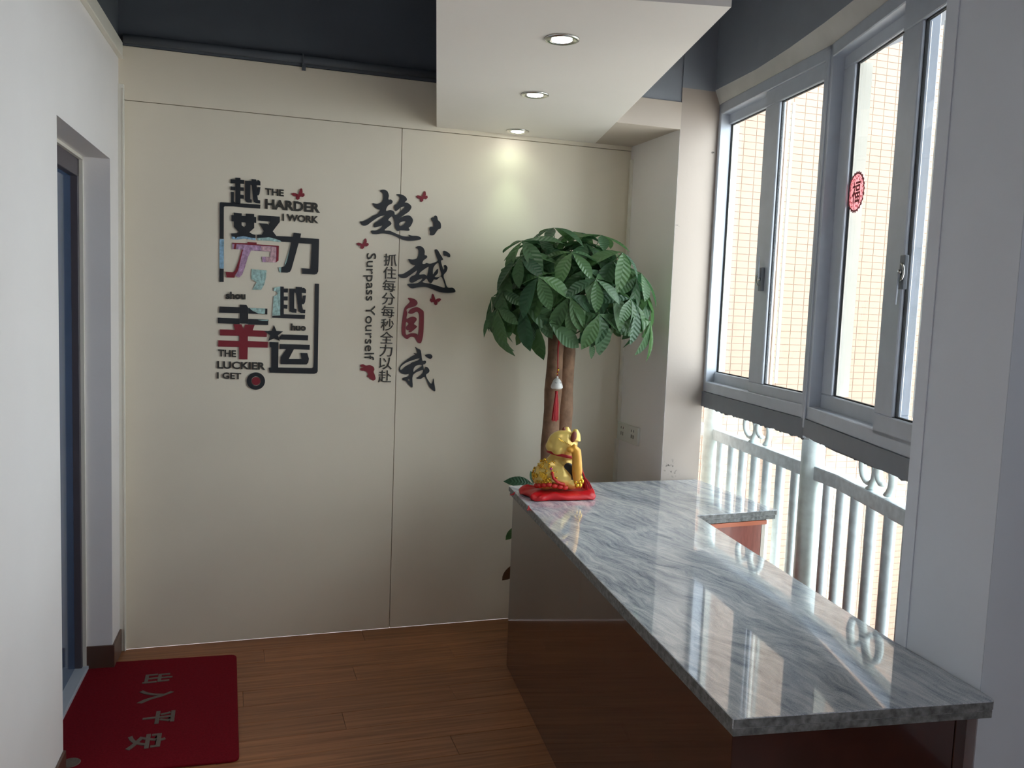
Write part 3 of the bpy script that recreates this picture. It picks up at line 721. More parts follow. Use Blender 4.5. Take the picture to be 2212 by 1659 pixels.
t = group_thing('wall_bracket', C5, (200, 700), 'black corner bracket down the left slogan, its middle stripped to blue foil')
strokes(t, C5, [[(150,618),(400,632),(700,650),(945,667),(940,745),(640,722),(400,700),(235,698),(217,715),(215,1348),(135,1345),(135,640)], [(135,1939),(215,1944),(215,2204),(130,2204)]], M_black, name='bar')
strokes(t, C5, [[(130,1350),(218,1354),(215,1939),(130,1934)]], M_foilb, name='foil_patch', thick=.0035)
# "nu" upper half
t = group_thing('wall_character', C5, (640, 1200), 'black block character 努, its lower red part peeled down to mauve foil')
decal('stroke', C5, [[(415,825),(572,840),(572,890),(655,895),(655,845),(820,855),(820,905),(860,915),(860,1030),(820,1022),(820,1130),(725,1215),(790,1255),(845,1265),(845,1330),(740,1318),(610,1290),(480,1310),(455,1345),(440,1310),(370,1295),(365,1238),(470,1235),(515,1210),(415,1105),(415,1000),(368,995),(368,875),(415,875)], [(570,1015),(660,1020),(660,1075),(620,1115),(570,1075)]], M_black, t)
strokes(t, C5, [[(370,1296),(440,1311),(455,1346),(480,1311),(610,1291),(740,1319),(845,1331),(845,1375),(760,1360),(620,1345),(480,1360),(375,1350)]], M_foilb, name='foil_patch', thick=.0035)
strokes(t, C5, [[(905,878),(1330,905),(1330,1010),(1190,1195),(1262,1290),(1262,1350),(1110,1312),(1050,1320),(880,1330),(880,1265),(970,1265),(1012,1190),(915,1035),(1080,1045),(1105,1070),(1140,1005),(905,982)]], M_black)
strokes(t, C5, [[(880,1331),(1050,1321),(1110,1313),(1262,1351),(1350,1385),(1352,1405),(1300,1405),(1140,1385),(885,1375)]], M_foilg, name='foil_patch', thick=.0035)
strokes(t, C5, [[(385,1435),(860,1462),(1262,1490),(1262,1700),(1260,1815),(985,1805),(975,1700),(1140,1705),(1145,1600),(760,1575),(700,1700),(640,1900),(580,2060),(520,2115),(440,2080),(500,1980),(575,1640),(600,1560),(385,1545)]], M_foilp, name='foil_patch', thick=.0035)
strokes(t, C5, [[(960,1490),(1255,1510),(1250,1812),(1050,1806),(1045,1705),(1145,1708),(1150,1598),(960,1580)]], M_foilr, name='foil_patch', thick=.0038)
strokes(t, C5, [[(385,1424),(690,1434),(690,1410),(870,1420),(870,1454),(1312,1486),(1305,1780),(1250,1815),(1262,1700),(1262,1505),(860,1475),(385,1446)],
 [(600,1560),(580,1640),(500,1980),(440,2060),(430,2118),(275,2112),(250,2000),(400,2010),(440,1980),(520,1760),(575,1560)], [(430,1447),(470,1449),(455,1550),(412,1548)]], M_red, thick=.0045)
strokes(t, C5, [[(768,1949),(1065,1974),(1055,2114),(1020,2254),(960,2359),(785,2359),(870,2214),(765,2144)]], M_foilg, name='foil_patch', thick=.0035)
t = group_thing('wall_character', C5, (1750, 1650), 'tall black block character 力 beside the peeled character')
strokes(t, C5, [[(1264,1290),(1590,1305),(1605,1225),(1752,1240),(1740,1322),(2112,1350),(2095,1994),(2065,2044),(2020,2056),(1775,2042),(1765,1929),(1940,1944),(1965,1449),(1705,1429),(1560,1954),(1530,2004),(1480,2020),(1357,2014),(1362,1912),(1425,1894),(1470,1800),(1550,1449),(1558,1415),(1362,1402),(1340,1380),(1264,1350)]], M_black)
strokes(t, C5, [[(1549,1465),(1468,1800),(1425,1890),(1425,1850),(1510,1600)], [(1310,1910),(1356,1912),(1354,2014),(1330,2010),(1312,1960)]], M_foilg, name='foil_patch', thick=.0035)
# lower right "yue"
t = group_thing('wall_character', C6, (1150, 350), 'lower black block character 越 of the left slogan, partly stripped to silver foil')
strokes(t, C6, [[(965,125),(1015,128),(1015,522),(1320,532),(1315,590),(920,575),(850,573),(850,548),(965,542)], [(1016,155),(1075,155),(1072,212),(1016,210)], [(1016,268),(1072,268),(1070,325),(1016,325)], [(1016,385),(1068,388),(1065,445),(1016,440)],
 [(1098,155),(1170,158),(1165,225),(1165,440),(1198,448),(1195,502),(1130,498),(1098,480)],
 [(1171,158),(1190,160),(1190,130),(1275,135),(1280,150),(1290,142),(1312,148),(1335,175),(1332,222),(1272,216),(1275,400),(1290,455),(1325,460),(1320,508),(1260,505),(1225,480),(1205,300),(1190,215),(1171,213)],
 [(1292,255),(1332,252),(1320,350),(1300,380),(1277,380),(1276,330)]], M_black)
strokes(t, C6, [[(868,145),(964,125),(964,540),(850,545),(860,400),(870,260),(905,255),(925,225),(905,195),(868,190)]], M_foilg, name='foil_patch', thick=.0035)
# "xing"
t = group_thing('wall_character', C6, (435, 700), 'block character 幸 of the left slogan, black above and red below')
strokes(t, C6, [[(385,385),(480,388),(505,430),(505,660),(385,655)], [(95,412),(384,422),(384,507),(88,500)], [(506,432),(780,442),(780,525),(506,513)], [(72,572),(384,584),(384,664),(72,652)], [(506,588),(795,600),(790,678),(506,668)]], M_black)
strokes(t, C6, [[(520,434),(750,440),(745,520),(650,512),(570,475)], [(640,602),(790,602),(780,618),(690,615)]], M_foilg, name='foil_patch', thick=.0058)
strokes(t, C6, [[(292,664),(408,667),(440,735),(465,670),(598,675),(570,752),(775,762),(770,848),(500,838),(500,905),(788,918),(785,1002),(500,995),(495,1170),(375,1168),(375,990),(75,985),(78,897),(378,905),(378,832),(100,825),(100,740),(315,745)]], M_red)
t = group_thing('wall_star', C6, (875, 800), 'black five-pointed star between the characters 幸 and 运', 'wall decoration')
strokes(t, C6, [[(875,680),(910,762),(1005,768),(930,825),(958,905),(875,868),(795,905),(820,822),(735,765),(840,762)]], M_black, name='star', thick=.0065)
t = group_thing('wall_character', C6, (1180, 1000), 'black block character 运 joined to the bracket at the lower right of the left slogan')
strokes(t, C6, [[(985,812),(1365,825),(1360,898),(962,885),(940,862)], [(960,950),(1388,960),(1385,1032),(1160,1022),(1085,1165),(1270,1165),(1255,1078),(1352,1080),(1375,1160),(1365,1215),(1340,1242),(970,1238),(970,1140),(1050,1022),(960,1020)]], M_black)
strokes(t, C6, [[(1462,85),(1520,88),(1500,1340),(1485,1365),(1450,1375),(810,1360),(800,1290),(835,1285),(835,1000),(815,990),(810,920),(940,925),(935,1285),(1420,1295),(1440,1280),(1446,1200)]], M_black, name='bracket_bar')
t = group_thing('wall_ring', C6, (615, 1480), 'black ring with a red disc inside, at the foot of the left slogan', 'wall decoration')
circ = lambda cx, cy, rx, ry, n=40: [(cx+rx*cos(2*pi*k/n), cy+ry*sin(2*pi*k/n)) for k in range(n)]
decal('ring', C6, [circ(615, 1480, 131, 124), circ(617, 1480, 70, 68)], M_black, t)
decal('disc', C6, [circ(617, 1480, 60, 58)], M_red, t)

def letters(label, text, crop, bl, br, cap, m=M_blackt, offset=.028, rot=0, name='wall_lettering', vrange=None, thick=.005):
    """text whose ink runs from bl to br (crop px, base line) and whose capital height is cap crop px"""
    a_ = wpt_(crop, bl); b2 = wpt_(crop, br); up_ = wpt_(crop, (bl[0], bl[1]-cap)) if not rot else wpt_(crop, (bl[0]+cap, bl[1]))
    vs, fs = flat_polys(text_mesh(text, offset)); x0, x1, y0, y1 = bounds(vs)
    capv = .73 if not vrange else vrange
    t_ = empty(name, (a_.x, D, a_.y), label, 'wall lettering')
    ex = (b2-a_)/(x1-x0); ey = (up_-a_)/capv
    # islands grouped by overlap along x
    par = list(range(len(vs)))
    def f_(i):
        while par[i] != i: par[i] = par[par[i]]; i = par[i]
        return i
    for f in fs:
        for i in f[1:]: par[f_(i)] = f_(f[0])
    isl = {}
    for f in fs: isl.setdefault(f_(f[0]), []).append(f)
    items = sorted([(min(vs[i].x for f in F for i in f), max(vs[i].x for f in F for i in f), F) for F in isl.values()], key=lambda q: q[0])
    groups = []
    for lo, hi, F in items:
        if groups and lo < groups[-1][1]-.01: groups[-1][1] = max(hi, groups[-1][1]); groups[-1][2] += F
        else: groups.append([lo, hi, list(F)])
    for lo, hi, F in groups:
        ids = sorted({i for f in F for i in f}); mp_ = {i: k for k, i in enumerate(ids)}
        def fn(u, v, h):
            q = a_ + ex*(u-x0) + ey*v
            return Vector((q.x, D-.0005-h, q.y))
        solid_from_flat('letter', [vs[i] for i in ids], [tuple(mp_[i] for i in f) for f in F], fn, thick, m, t_)
    return t_
letters('small dark capitals THE above the word HARDER', 'THE', C5, (1040, 464), (1410, 497), 132)
letters('bold dark capitals HARDER, largest English word of the left slogan', 'HARDER', C5, (1040, 738), (2130, 820), 190, offset=.036)
letters('small dark capitals I WORK under the word HARDER', 'I WORK', C5, (1385, 980), (2098, 1032), 138)
letters('small dark capitals THE beside the red foot of 幸', 'THE', C6, (75, 1122), (332, 1135), 98)
letters('dark capitals LUCKIER above the words I GET', 'LUCKIER', C6, (62, 1296), (750, 1315), 105)
letters('small dark capitals I GET, lowest line of the left slogan', 'I GET', C6, (60, 1440), (405, 1450), 88)
letters('tiny bold letters shou above the character 幸', 'shou', C6, (182, 298), (468, 304), 100, offset=.045)
letters('tiny bold letters huo between the characters 越 and 运', 'huo', C6, (1115, 750), (1332, 756), 95, offset=.045)
letters('thin dark words Surpass Yourself running downwards in the right slogan', 'Surpass Yourself', (760, 400, 1), (32.5, 147), (28, 378), 21, rot=1, offset=.0, name='wall_lettering')
chars = '抓住每分每秒全力以赴'
tt = empty('wall_lettering', (aty(837, 690, D).x, D, aty(837, 690, D).z), 'thin column of ten small dark Chinese characters in the right slogan', 'wall lettering')
for i, ch in enumerate(chars):
    px = 843 + (831-843)*i/9; py = 561.5 + (813-561.5)*i/9
    w = aty(px, py, D); vs, fs = flat_polys(text_mesh(ch, .0)); x0, x1, y0, y1 = bounds(vs)
    kx = (aty(px+14, py, D).x-aty(px-14, py, D).x)/(x1-x0); kz = (aty(px, py-13, D).z-aty(px, py+13, D).z)/(y1-y0)
    solid_from_flat('character', vs, fs, (lambda u, v, h, w=w, kx=kx, kz=kz, x0=x0, x1=x1, y0=y0, y1=y1: Vector((w.x+(u-(x0+x1)/2)*kx, D-.0005-h, w.z+(v-(y0+y1)/2)*kz))), .004, M_blackt, tt)

def single(name, label, cat, crop, loops, m, smooth=True, extra=None):
    t_ = group_thing(name, crop, loops[0][0], label, cat)
    decal('body' if cat != 'wall lettering' else 'stroke', crop, loops, m, t_, smooth)
    for e_ in extra or []: decal('dot', crop, [e_], m, t_, smooth)
    return t_
single('wall_character', 'large black brush character 超 at the top of the right slogan', 'wall lettering', C3,
 [[(402,85),(430,68),(475,70),(510,95),(528,150),(522,205),(560,208),(582,235),(570,265),(530,285),(500,320),(490,372),(545,360),(590,372),(610,398),(612,422),(650,420),(700,372),(762,308),(700,322),(632,372),(605,330),(608,290),(650,262),(685,200),(680,165),(636,135),(690,132),(750,155),(785,195),(780,225),(755,247),(800,258),(840,290),(850,325),(815,380),(740,432),(672,480),(735,452),(790,435),(835,445),(870,490),(865,540),(835,595),(812,612),(825,640),(812,655),(760,650),(690,648),(665,660),(640,645),(615,600),(610,530),(600,480),(582,450),(555,458),(520,500),(545,520),(565,550),(550,575),(500,612),(468,648),(540,655),(620,690),(700,722),(760,735),(828,735),(808,712),(860,725),(930,728),(975,745),(990,768),(960,785),(880,797),(780,795),(700,770),(600,722),(520,700),(440,692),(350,703),(295,695),(275,670),(285,650),(340,650),(400,625),(442,578),(400,590),(330,608),(312,590),(320,548),(370,515),(420,480),(470,438),(440,440),(380,460),(290,520),(215,575),(160,578),(125,545),(118,522),(150,520),(220,490),(300,440),(370,408),(402,355),(370,345),(325,310),(295,262),(360,268),(420,248),(445,200),(450,150),(435,110)],
  [(682,540),(768,516),(756,548),(720,578),(682,585)]], M_black)
single('wall_character', 'large black brush character 越, second from the top in the right slogan', 'wall lettering', C3,
 [[(912,895),(940,877),(990,878),(1025,905),(1042,950),(1040,1000),(1070,1010),(1077,1035),(1050,1060),(1020,1085),(1010,1125),(1045,1128),(1065,1116),(1110,1125),(1160,1116),(1228,1085),(1215,1035),(1188,940),(1203,920),(1230,935),(1260,985),(1305,1065),(1275,1088),(1308,1205),(1325,1190),(1318,1152),(1345,1148),(1368,1185),(1352,1240),(1312,1295),(1335,1380),(1368,1465),(1440,1470),(1472,1495),(1482,1525),(1440,1540),(1350,1545),(1250,1530),(1150,1490),(1060,1460),(960,1462),(860,1478),(815,1450),(795,1420),(850,1412),(930,1405),(990,1370),(1010,1338),(960,1352),(880,1395),(835,1390),(828,1350),(850,1310),(910,1280),(935,1222),(890,1250),(820,1300),(770,1330),(710,1330),(670,1305),(662,1280),(720,1275),(790,1240),(860,1195),(905,1150),(860,1135),(825,1095),(810,1062),(870,1068),(930,1050),(950,1000),(955,940),(940,908)],
  [(1085,1175),(1100,1185),(1082,1285),(1070,1300),(1035,1278),(965,1282),(990,1240)],
  [(1060,1342),(1078,1345),(1100,1385),(1140,1400),(1172,1352),(1215,1355),(1282,1312),(1335,1462),(1250,1450),(1150,1420),(1015,1392),(1042,1362)],
  [(1168,1180),(1235,1112),(1262,1200),(1282,1290),(1235,1318),(1185,1312),(1230,1262),(1228,1200),(1190,1240),(1160,1278)]], M_black,
 extra=[[(1310,945),(1345,948),(1395,980),(1408,1015),(1395,1033),(1355,1015),(1315,1005)]])
single('wall_character', 'large red brush character 自, third from the top in the right slogan', 'wall lettering', C4,
 [[(835,170),(860,162),(930,180),(970,215),(975,250),(945,285),(880,305),(815,335),(825,390),(814,476),(875,448),(920,442),(960,465),(960,500),(925,550),(965,580),(965,600),(910,650),(870,675),(845,665),(860,645),(830,645),(810,630),(812,590),(845,550),(808,522),(800,600),(808,712),(880,690),(960,695),(986,720),(1000,600),(1005,450),(993,385),(958,370),(900,398),(850,395),(842,375),(880,328),(950,302),(990,305),(1050,345),(1072,400),(1065,680),(1040,810),(1015,838),(980,825),(940,762),(915,745),(870,745),(820,775),(770,740),(745,690),(745,560),(780,330),(830,260),(865,215)]], M_red)
single('wall_character', 'large black brush character 我, lowest in the right slogan', 'wall lettering', C4,
 [[(942,890),(975,915),(1020,938),(1035,1000),(1050,1100),(1095,1100),(1105,1125),(1085,1152),(1062,1162),(1078,1238),(1090,1215),(1098,1192),(1130,1200),(1155,1240),(1145,1275),(1105,1312),(1130,1380),(1175,1440),(1200,1430),(1215,1365),(1225,1420),(1242,1545),(1215,1545),(1150,1480),(1090,1342),(1030,1368),(960,1362),(1020,1320),(1058,1275),(1052,1238),(910,1312),(905,1490),(860,1470),(800,1400),(760,1390),(757,1360),(800,1345),(840,1330),(858,1295),(800,1305),(740,1290),(705,1250),(705,1210),(740,1150),(800,1100),(900,1030),(942,1010),(920,985),(972,990),(965,940)],
  [(720,1215),(740,1177),(820,1122),(960,1074),(1010,1062),(985,1095),(900,1126),(872,1148),(800,1185),(745,1233),(722,1233)], [(922,1215),(960,1172),(1028,1162),(1043,1180),(960,1238),(918,1270)], [(836,1376),(855,1372),(864,1394),(842,1398)]], M_black,
 extra=[[(1090,1020),(1130,1002),(1180,1005),(1200,1040),(1175,1070),(1140,1060)]])
BF = [(1562,450),(1600,432),(1650,440),(1695,465),(1710,425),(1735,362),(1760,340),(1778,362),(1785,420),(1775,440),(1815,440),(1825,480),(1790,515),(1745,505),(1725,520),(1725,550),(1690,570),(1655,555),(1650,515),(1660,500),(1610,500),(1580,475)]
def bfly(crop, bx0, by0, bx1, by1, label, flip=False):
    pts = []
    for x, y in BF:
        u = (x-1562)/263; v = (y-340)/230
        if flip: u = 1-u
        pts.append((bx0+u*(bx1-bx0), by0+v*(by1-by0)))
    if flip: pts = pts[::-1]
    single('butterfly_sticker', label, 'wall sticker', crop, [pts], M_red, False)['group'] = 'red butterfly stickers on the back wall'
bfly(C5, 1562, 340, 1825, 570, 'red butterfly sticker above the word HARDER')
bfly(C3, 918, 85, 1085, 240, 'red butterfly sticker at the upper right of the character 超')
bfly(C3, 62, 765, 240, 915, 'red butterfly sticker left of and below the character 超')
bfly(C4, 1163, 98, 1330, 272, 'red butterfly sticker just below the brush character 越', True)
single('rabbit_sticker', 'small black rabbit silhouette to the right of the character 超', 'wall sticker', C3, [[(1136,478),(1158,462),(1180,475),(1182,445),(1200,437),(1220,455),(1232,502),(1265,535),(1275,590),(1265,625),(1235,635),(1200,680),(1175,715),(1140,720),(1118,710),(1120,675),(1110,630),(1125,598),(1150,600),(1168,590),(1165,535),(1145,505)]], M_black)
single('rabbit_sticker', 'small red rabbit silhouette below the words Surpass Yourself', 'wall sticker', C4, [[(128,1165),(165,1152),(210,1170),(270,1165),(320,1190),(335,1230),(322,1265),(340,1310),(352,1370),(320,1395),(285,1380),(255,1355),(225,1330),(240,1300),(215,1262),(180,1250),(140,1248),(125,1225),(140,1205),(168,1198),(130,1190)]], M_red)

# ------------------------------------------------------------------ money tree behind the counter
TX, TY = 1.365, 3.50
M_bark = mat('brown_bark', (132, 102, 80), .85, var=.3, scale=25, bump=.9, bscale=70)
N_, L_n, bb = nodes(M_bark)
M_pot = mat('white_glazed_pot', (214, 214, 206), .25, var=.03)
M_soil = mat('dark_soil', (52, 40, 30), .95, var=.4, scale=60, bump=1)
def leaf_mat(name, c1, c2, vein=.22):
    m = bpy.data.materials.new(name); m.use_nodes = True; N, L, b = nodes(m)
    tc = N.new('ShaderNodeTexCoord'); oi = N.new('ShaderNodeObjectInfo')
    mx = N.new('ShaderNodeMixRGB'); mx.inputs[1].default_value = (*lin(c1), 1); mx.inputs[2].default_value = (*lin(c2), 1)
    L.new(oi.outputs['Random'], mx.inputs[0])
    # raised side veins
    sp_ = N.new('ShaderNodeSeparateXYZ'); L.new(tc.outputs['Object'], sp_.inputs[0])
    ab = N.new('ShaderNodeMath'); ab.operation = 'ABSOLUTE'; L.new(sp_.outputs['Y'], ab.inputs[0])
    ma = N.new('ShaderNodeMath'); ma.operation = 'MULTIPLY_ADD'; ma.inputs[1].default_value = -.7; L.new(ab.outputs[0], ma.inputs[0]); L.new(sp_.outputs['X'], ma.inputs[2])
    sc = N.new('ShaderNodeMath'); sc.operation = 'MULTIPLY'; sc.inputs[1].default_value = 60; L.new(ma.outputs[0], sc.inputs[0])
    sn = N.new('ShaderNodeMath'); sn.operation = 'SINE'; L.new(sc.outputs[0], sn.inputs[0])
    bp = N.new('ShaderNodeBump'); bp.inputs['Strength'].default_value = vein; bp.inputs['Distance'].default_value = .02; L.new(sn.outputs[0], bp.inputs['Height'])
    L.new(bp.outputs['Normal'], b.inputs['Normal']); L.new(mx.outputs[0], b.inputs['Base Color'])
    b.inputs['Roughness'].default_value = .42; b.inputs['Specular IOR Level'].default_value = .4
    tr = N.new('ShaderNodeBsdfTranslucent'); L.new(mx.outputs[0], tr.inputs[0])
    hs = N.new('ShaderNodeHueSaturation'); hs.inputs['Saturation'].default_value = 1.05; hs.inputs['Value'].default_value = 1.5; L.new(mx.outputs[0], hs.inputs['Color']); L.new(hs.outputs[0], tr.inputs[0])
    ms = N.new('ShaderNodeMixShader'); ms.inputs[0].default_value = .3
    L.new(b.outputs[0], ms.inputs[1]); L.new(tr.outputs[0], ms.inputs[2]); L.new(ms.outputs[0], N['Material Output'].inputs[0])
    return m
M_leaf = leaf_mat('glossy_green_leaf', (52, 86, 60), (92, 126, 80)); M_leafd = leaf_mat('dry_brown_leaf', (78, 58, 46), (96, 70, 52))
M_stem = mat('green_leaf_stalk', (82, 108, 68), .5)
def leaflet(name, fold, droop, wdt, m):
    n = 7; prof = [0, .28, .62, .88, 1.0, .92, .62, 0]
    vs, fs = [], []
    for i in range(n+1):
        t = i/n; x = t; z = -droop*t*t; w = prof[i]*wdt/2
        if i == 0 or i == n: w = .004
        for sgn, k in ((-1, 1), (0, 0), (1, 1)):
            vs.append((x, sgn*w, z + k*w*fold))
    for i in range(n):
        for j in range(2):
            a_ = i*3+j; fs.append((a_, a_+1, a_+4, a_+3))
    me = bpy.data.meshes.new(name); me.from_pydata(vs, [], fs); me.materials.append(m)
    for p in me.polygons: p.use_smooth = True
    return me
LM = [leaflet('leaf', .30, .25, .40, M_leaf), leaflet('leaf', .22, .45, .44, M_leaf), leaflet('leaf', .4, .12, .36, M_leaf), leaflet('leaf', .25, .6, .42, M_leaf)]
LMd = leaflet('leaf', .5, .5, .45, M_leafd)
tree = empty('money_tree', (TX, TY, 0), 'tall potted tree with a thick trunk and umbrella crown behind the counter', 'potted plant')
b = MB(); b.lathe([(.10, 0), (.115, .01), (.14, .22), (.15, .25), (.15, .27), (.138, .27), (.128, .23)], (TX, TY+.03, 0), 32); b.build('pot', M_pot, tree, smooth=True)
b = MB(); b.lathe([(.0001, .245), (.07, .243), (.129, .236)], (TX, TY+.03, 0), 24); b.build('soil', M_soil, tree)
tb = aty(1197, 1010, TY); tt2 = aty(1212, 725, TY)
def trunk_pts(ox, oy, ph):
    pts, rs_ = [], []
    for i in range(15):
        t = i/14; z = .24 + t*(1.375-.24); x = tb.x+(tt2.x-tb.x)*((z-tb.z)/(tt2.z-tb.z)); 
        tw = ph + t*.5
        pts.append((x + ox*cos(tw), TY + oy*sin(tw), z)); rs_.append((.041-.006*t)+.0025*sin(i*2.1+ph))
    return pts, rs_
for ph, nm in ((pi+.15, 'trunk'), (-.35, 'trunk')):
    pts, rs_ = trunk_pts(.033, .024, ph); b = MB(); b.tube(pts, rs_, 16); b.build('trunk', M_bark, tree, smooth=True)
rs = random.Random(11)
nleaf = [0]; ltag = {}
stems = MB()
NSTEM = [0]
def place_leaf(h, dirv, nrm, L_, me=None):
    if nleaf[0] >= 298: return
    x = dirv.normalized(); z = (nrm - x*nrm.dot(x)).normalized(); y = z.cross(x)
    tip = h + x*L_ - z*L_*.3
    if tip.y > D-.03:                                       # keep clear of the wall behind
        x = Vector((x.x, min(x.y, (D-.04-h.y)/max(L_, .01)), x.z-.3)).normalized(); z = (nrm-x*nrm.dot(x)).normalized(); y = z.cross(x)
    if tip.x > XN-.03 and h.y > YC-.10 and tip.y > YC-.03:
        return
    me = me or LM[rs.randrange(4)]
    o = bpy.data.objects.new('leaf', me); COL.objects.link(o); o.parent = tree
    R_ = Matrix((x, y, z)).transposed().to_4x4()
    o.matrix_local = Matrix.Translation(h-tree.location) @ R_ @ Matrix.Diagonal((L_, L_, L_, 1)); nleaf[0] += 1
top = Vector((tt2.x, TY, 1.37))
def cluster(h, N, L_=.14, n=5, spread=2*pi, tilt=.5, start=None, stalk=True):
    N = N.normalized(); e1 = N.cross(Vector((0, 0, 1)))
    if e1.length < .05: e1 = Vector((1, 0, 0))
    e1.normalize(); e2 = N.cross(e1)          # e1 sideways, e2 up along the surface
    # petiole attaches on the inner/upper side, leaflets fan around the lower side
    a0 = (rs.random()*2*pi) if start is None else start
    for k in range(n):
        f = a0 + (k+.5)*spread/n + rs.uniform(-.12, .12)
        tl = tilt+rs.uniform(-.15, .2)
        r_ = e1*cos(f)+e2*sin(f)
        d_ = r_*cos(tl) - N*sin(tl)*.35 + Vector((0, 0, -.40-.15*rs.random()))*(1.15-.95*max(0, min(1, N.z)))
        LL = L_*rs.uniform(.82, 1.12)
        place_leaf(h, d_, N, LL)
    if stalk:
        mid_ = top.lerp(h, .5)+Vector((0, 0, .05))
        b_ = MB(); b_.tube([top+Vector((rs.uniform(-.04, .04), rs.uniform(-.03, .03), -.01)), mid_, h], [.0035, .0025, .002], 5)
        b_.build('leaf_stalk', M_stem, tree, smooth=True)
# prominent clusters of the near side: pixel, distance Y, size, leaf count
hand = [(1163, 598, 3.16, .155, 5, 1.15), (1287, 603, 3.12, .150, 5, 1.0), (1125, 554, 3.26, .145, 6, .8), (1195, 492, 3.36, .130, 5, .3), (1345, 545, 3.22, .150, 5, .7),
        (1362, 645, 3.14, .150, 5, .9), (1235, 545, 3.20, .135, 5, .7), (1300, 508, 3.34, .140, 5, .4), (1240, 500, 3.42, .14, 5, .3), (1150, 520, 3.42, .14, 5, .35), (1312, 672, 3.16, .13, 4, 1.1),
        (1085, 630, 3.30, .13, 5, 1.0), (1160, 670, 3.22, .13, 5, 1.1), (1230, 655, 3.16, .14, 5, 1.2), (1095, 575, 3.34, .16, 5, .9), (1075, 665, 3.30, .14, 5, 1.2), (1130, 520, 3.30, .15, 5, .4), (1385, 590, 3.24, .16, 5, .9)]
DC = Vector((1.385, 3.42, 1.42))
for (px, py, Y, L_, n, tilt) in hand:
    h = aty(px, py, Y); N = (h-DC)*1.0; N.z = max(N.z*1.2, .10) + .12
    cluster(h, N, L_, n, tilt=.25+.25*tilt)
gold = 2.39996
K = 42
for i in range(K):
    v = 1-(i+.5)/K*1.02; el = math.asin(max(-1, min(1, v))); az = i*gold
    N = Vector((cos(el)*cos(az), cos(el)*sin(az), sin(el)))
    h = DC + Vector((N.x*.36, N.y*.29, N.z*.345 + .015))
    if h.y > 3.70: h.y = 3.70
    if h.x > 1.70: h.x = 1.70
    N.z += .25
    cluster(h, N, .168, 5, tilt=.4+.3*(1-v))
# suckers low on the trunk and a small sprig under the crown
def sprig(pts, leaves, m=None):
    b_ = MB(); b_.tube(pts, .003, 5); b_.build('leaf_stalk', M_stem, tree, smooth=True)
    for (px, py, Y, dx, dz, L_) in leaves:
        h = aty(px, py, Y); place_leaf(h, Vector((dx, -.15, dz)), Vector((.2*-dz, -.9, .5)), L_, m)
nleaf[0] = min(nleaf[0], 288)
sprig([aty(1240, 735, 3.47), aty(1262, 745, 3.42), aty(1272, 732, 3.36)], [(1274, 732, 3.36, .25, -1, .085), (1274, 732, 3.36, -1, -.1, .062), (1274, 732, 3.36, -.35, 1, .05)])
k0 = Vector((TX-.04, TY, .5))
sprig([k0, Vector((1.25, 3.45, .62)), aty(1150, 1052, 3.40)], [(1152, 1046, 3.40, -.75, .25, .11), (1152, 1046, 3.40, -.25, .9, .06), (1150, 1050, 3.40, -1, -.2, .10)])
sprig([k0-Vector((0, 0, .1)), Vector((1.27, 3.47, .50)), aty(1118, 1135, 3.42)], [(1120, 1132, 3.42, -.6, -.7, .085), (1120, 1132, 3.42, .6, -.5, .08)])
sprig([k0-Vector((0, 0, .2)), aty(1118, 1215, 3.42)], [(1116, 1212, 3.42, -.55, -.9, .10)], LMd)

# ------------------------------------------------------------------ hanging charm on the trunk
HY = TY-.085
hc_ = aty(1203, 829, HY)
ch = empty('hanging_charm', tuple(hc_), 'white rice-ball-shaped charm with a red tassel hanging on the tree trunk', 'charm')
M_cord = mat('red_cord', (176, 24, 36), .6, var=.1, scale=60); M_cer = mat('white_ceramic', (232, 230, 226), .2, var=.02)
q = [aty(1208, 722, HY), aty(1205, 752, HY), aty(1205, 790, HY), aty(1204, 812, HY)]
b = MB(); b.tube(q, .0022, 6); b.tube([q[0]+Vector((.006, 0, 0)), q[1]+Vector((.003, 0, 0)), q[2]], .0016, 6); b.build('cord', M_cord, ch, smooth=True)
b = MB(); b.ball(aty(1206, 799, HY-.003), (.004, .004, .007), u=10, v=8); b.ball(aty(1203.5, 807, HY-.003), .0035, u=8, v=6); tag(b.build('gold_bell', mat('gold', (214, 168, 60), .25, metal=.9), ch, smooth=True), label='tiny gold bead')
b = MB(); b.ball(aty(1204, 815, HY), .005, u=10, v=8); b.build('bead', M_cer, ch, smooth=True)
b = MB(); b.lathe([(.0005, .024), (.009, .0225), (.016, .015), (.021, .004), (.0255, -.008), (.0265, -.015), (.022, -.022), (.0005, -.023)], hc_, 24); b.build('charm_body', M_cer, ch, smooth=True)
b = MB()
for dx, dz in ((-.010, .006), (.010, .006)): b.tube([hc_+Vector((dx-.006, -.018, dz)), hc_+Vector((dx, -.0195, dz-.001)), hc_+Vector((dx+.006, -.018, dz))], .0011, 5)
for dx, dz in ((-.003, -.004), (.004, -.006), (-.004, -.012), (.005, -.013)): b.ball(hc_+Vector((dx, -.0215, dz)), .0016, u=6, v=5)
b.build('painted_face', M_slot, ch)
tp = aty(1202, 845, HY)
b = MB(); rr_ = random.Random(5)
b.tube([tp, tp+Vector((0, 0, -.012))], .0065, 10); 
for k in range(40):
    a_ = rr_.random()*6.28; r1 = rr_.random()*.005; r2 = .004+rr_.random()*.008
    e0 = tp+Vector((r1*cos(a_), r1*sin(a_), -.010)); L_ = .118+rr_.uniform(-.006, .002)
    b.tube([e0, e0+Vector((r2*.6*cos(a_), r2*.6*sin(a_), -L_*.4)), e0+Vector((r2*cos(a_)-.003, r2*sin(a_), -L_))], .0016, 4)
b.build('tassel', M_cord, ch)

